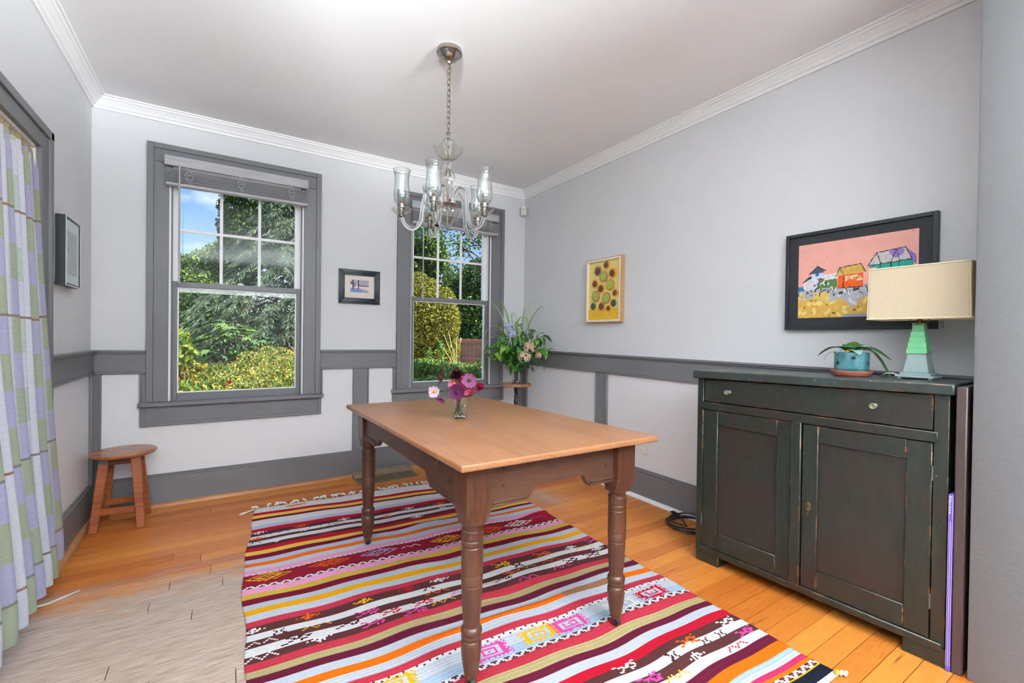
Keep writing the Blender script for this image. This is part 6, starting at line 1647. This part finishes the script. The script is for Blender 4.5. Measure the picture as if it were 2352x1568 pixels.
c = at(415, 892, 4.9); tag(MB().lathe([(0, 0), (.09, 0), (.10, .02), (.10, .10), (.08, .13), (0, .14)], 20, (c.x, c.y, c.z - .08)).lathe([(.012, 0), (.012, .3)], 8, (c.x, c.y, c.z - .36)).build('garden_lantern', mat('white_lantern', hx(214, 220, 216), .5, var=(30, .2)), smooth=SM), 'small white garden ornament on a stake at the lower left of the larger window', 'ornament')
# window 2
c = at(1000, 800, 8.6); tree('large rounded yellow-green shrub in the window by the corner', c, offs(c, [(985, 745, 8.6, .58, .6, .62), (962, 690, 8.7, .40, .5, .45), (1008, 735, 8.5, .40, .4, .50), (958, 770, 8.5, .5, .5, .5), (1012, 800, 8.6, .38, .4, .36), (985, 672, 8.8, .22, .3, .30), (958, 655, 8.8, .26, .3, .26), (1020, 690, 8.7, .20, .3, .26), (1000, 830, 8.5, .42, .4, .4)]), 42000, .055, GY, 'shrub', 'rounded_shrub', trunk_r=.05)
c = at(960, 785, 17); tree('tall green tree at the left of the window by the corner', c, offs(c, [(965, 560, 17, .9, .9, 1.0), (985, 590, 17, .7, .8, .8), (950, 610, 17, 1.0, .9, 1.0), (1005, 640, 17, .6, .6, .8)]), 11000, .13, GA, trunk_r=.15)
c = at(1095, 785, 17); tree('broad green tree above the fence in the window by the corner', c, offs(c, [(1085, 660, 17, .8, .9, .8), (1115, 640, 17, .9, .9, .8), (1060, 690, 17.3, .8, .8, .8), (1100, 720, 16.8, 1.2, .9, .9), (1060, 750, 17, .9, .8, .8), (1120, 770, 16.5, 1.0, .9, .8)]), 16000, .13, GA + [hx(60, 110, 70)], trunk_r=.15)
c = at(1135, 785, 11); 
ov = thing('overhanging_tree', 'thin-leaved branches crossing the sky at the top of the window by the corner', 'tree', (c.x, c.y, GZ))
rr_ = random.Random(15); bm_ = MB(); Pts = []
bm_.tube([(0, 0, 0), (0, 0, 3.0), (-.2, 0, 5.2)], [.12, .09, .05], 8)
for px, py in ((1010, 540), (1040, 560), (1020, 580), (1060, 530), (1035, 610), (1085, 535), (1000, 520), (1070, 575), (1025, 640), (1110, 545), (980, 545)):
    e = at(px, py, 11 + rr_.uniform(-.3, .3)) - Vector((c.x, c.y, GZ)); s_ = Vector((-.1, 0, rr_.uniform(3.2, 5.0)))
    mid = lerp(s_, e, .55) + Vector((0, 0, .25)); pts = bez([tuple(s_), tuple(mid), tuple(e)], 12); bm_.tube(pts, [.022 * (1 - i / 14) for i in range(13)], 5)
    for q in range(70):
        p_ = Vector(pts[rr_.randint(6, 12)]); Pts.append(p_ + Vector((rr_.gauss(0, .13), rr_.gauss(0, .13), rr_.gauss(0, .12))))
bm_.build('trunk', BARK, parent=ov, smooth=3)
P = np.array([tuple(p_) for p_ in Pts]); n = len(P); A = rdir(n); leaves_obj('foliage', P, A, ortho(A), npr.uniform(.07, .12, n), npr.uniform(.04, .06, n), pal(n, [hx(110, 150, 60), hx(70, 108, 52), hx(150, 176, 80)]), ov)
mound('tall leafy flower stems along the foot of the window by the corner', 'flower_border', [(970, 855, 5.2, .20, .2, .16), (1000, 860, 5.2, .20, .2, .18), (1030, 865, 5.1, .22, .2, .16), (1060, 860, 5.2, .2, .2, .14), (1090, 865, 5.1, .2, .2, .14), (985, 840, 5.3, .05, .05, .22), (1012, 830, 5.3, .04, .04, .26), (950, 865, 5.0, .2, .2, .18), (1110, 860, 5.2, .15, .2, .16), (1020, 895, 4.8, .5, .2, .16)], 11000, .06, [hx(134, 170, 84), hx(106, 146, 70), hx(166, 190, 104), hx(80, 120, 60)], wd=.35, extra=(60, .04, [hx(220, 60, 90), hx(236, 170, 40), hx(226, 140, 190), hx(200, 50, 60)]))
c = at(1048, 850, 6.0); tw = thing('dry_stalks', 'pale dry flower stalks fanning out in front of the yellow-green shrub', 'plant', (c.x, c.y, GZ))
for px, py in ((1003, 778), (1030, 762), (1048, 775), (1020, 768), (1042, 800)):
    e = at(px, py, 6.0) - Vector((c.x, c.y, GZ)); MB().tube([(0, 0, 0), (0, 0, c.z - GZ), tuple(lerp(Vector((0, 0, c.z - GZ)), e, .5) + Vector((0, 0, .02))), tuple(e)], [.006, .005, .004, .002], 5).build('stalk', mat('dry_stalk', hx(196, 190, 120), .7) if 'dry_stalk' not in bpy.data.materials else bpy.data.materials['dry_stalk'], parent=tw, smooth=3)
# board fence
a_, b_ = at(1035, 783, 14.5), at(1175, 786, 13.5); a_.z = b_.z = 0
fn = thing('board_fence', 'weathered brown board fence beyond the garden in the window by the corner', 'fence', a_, math.atan2(b_.y - a_.y, b_.x - a_.x))
FW = wood('fence_board', hx(150, 112, 92), hx(186, 146, 124), hx(200, 164, 142), (20, 20, 2), .8, 4, True, bmp=.2)
Lf = (b_ - a_).length; zt, zb = 1.14, GZ
for k in range(int(Lf / .14)):
    MB().box(k * .14 + .004, k * .14 + .134, -.012, .012, zb, zt - .01 * (k % 2)).build('board', FW, parent=fn)
for z in (zt - .10, zt - .62, zb + .3): MB().box(0, Lf, -.05, -.012, z - .045, z + .045).build('rail', FW, parent=fn)
for k in range(3): MB().box(.32 + k * .95, .43 + k * .95, -.09, -.012, zb, zt + .02).build('post', FW, parent=fn)
# dark hedge closing the view low down behind everything
hd = thing('boundary_hedge', 'long dark hedge closing off the far end of the garden', 'hedge', (3.0, 24, GZ))
n = 30000; P = np.stack([npr.uniform(-14, 14, n), npr.uniform(-.7, .7, n), npr.uniform(0, 3.2, n) + npr.normal(0, .15, n)], 1); A = rdir(n)
leaves_obj('foliage', P, A, ortho(A), npr.uniform(.14, .26, n), npr.uniform(.10, .16, n), pal(n, GB, .25), hd)
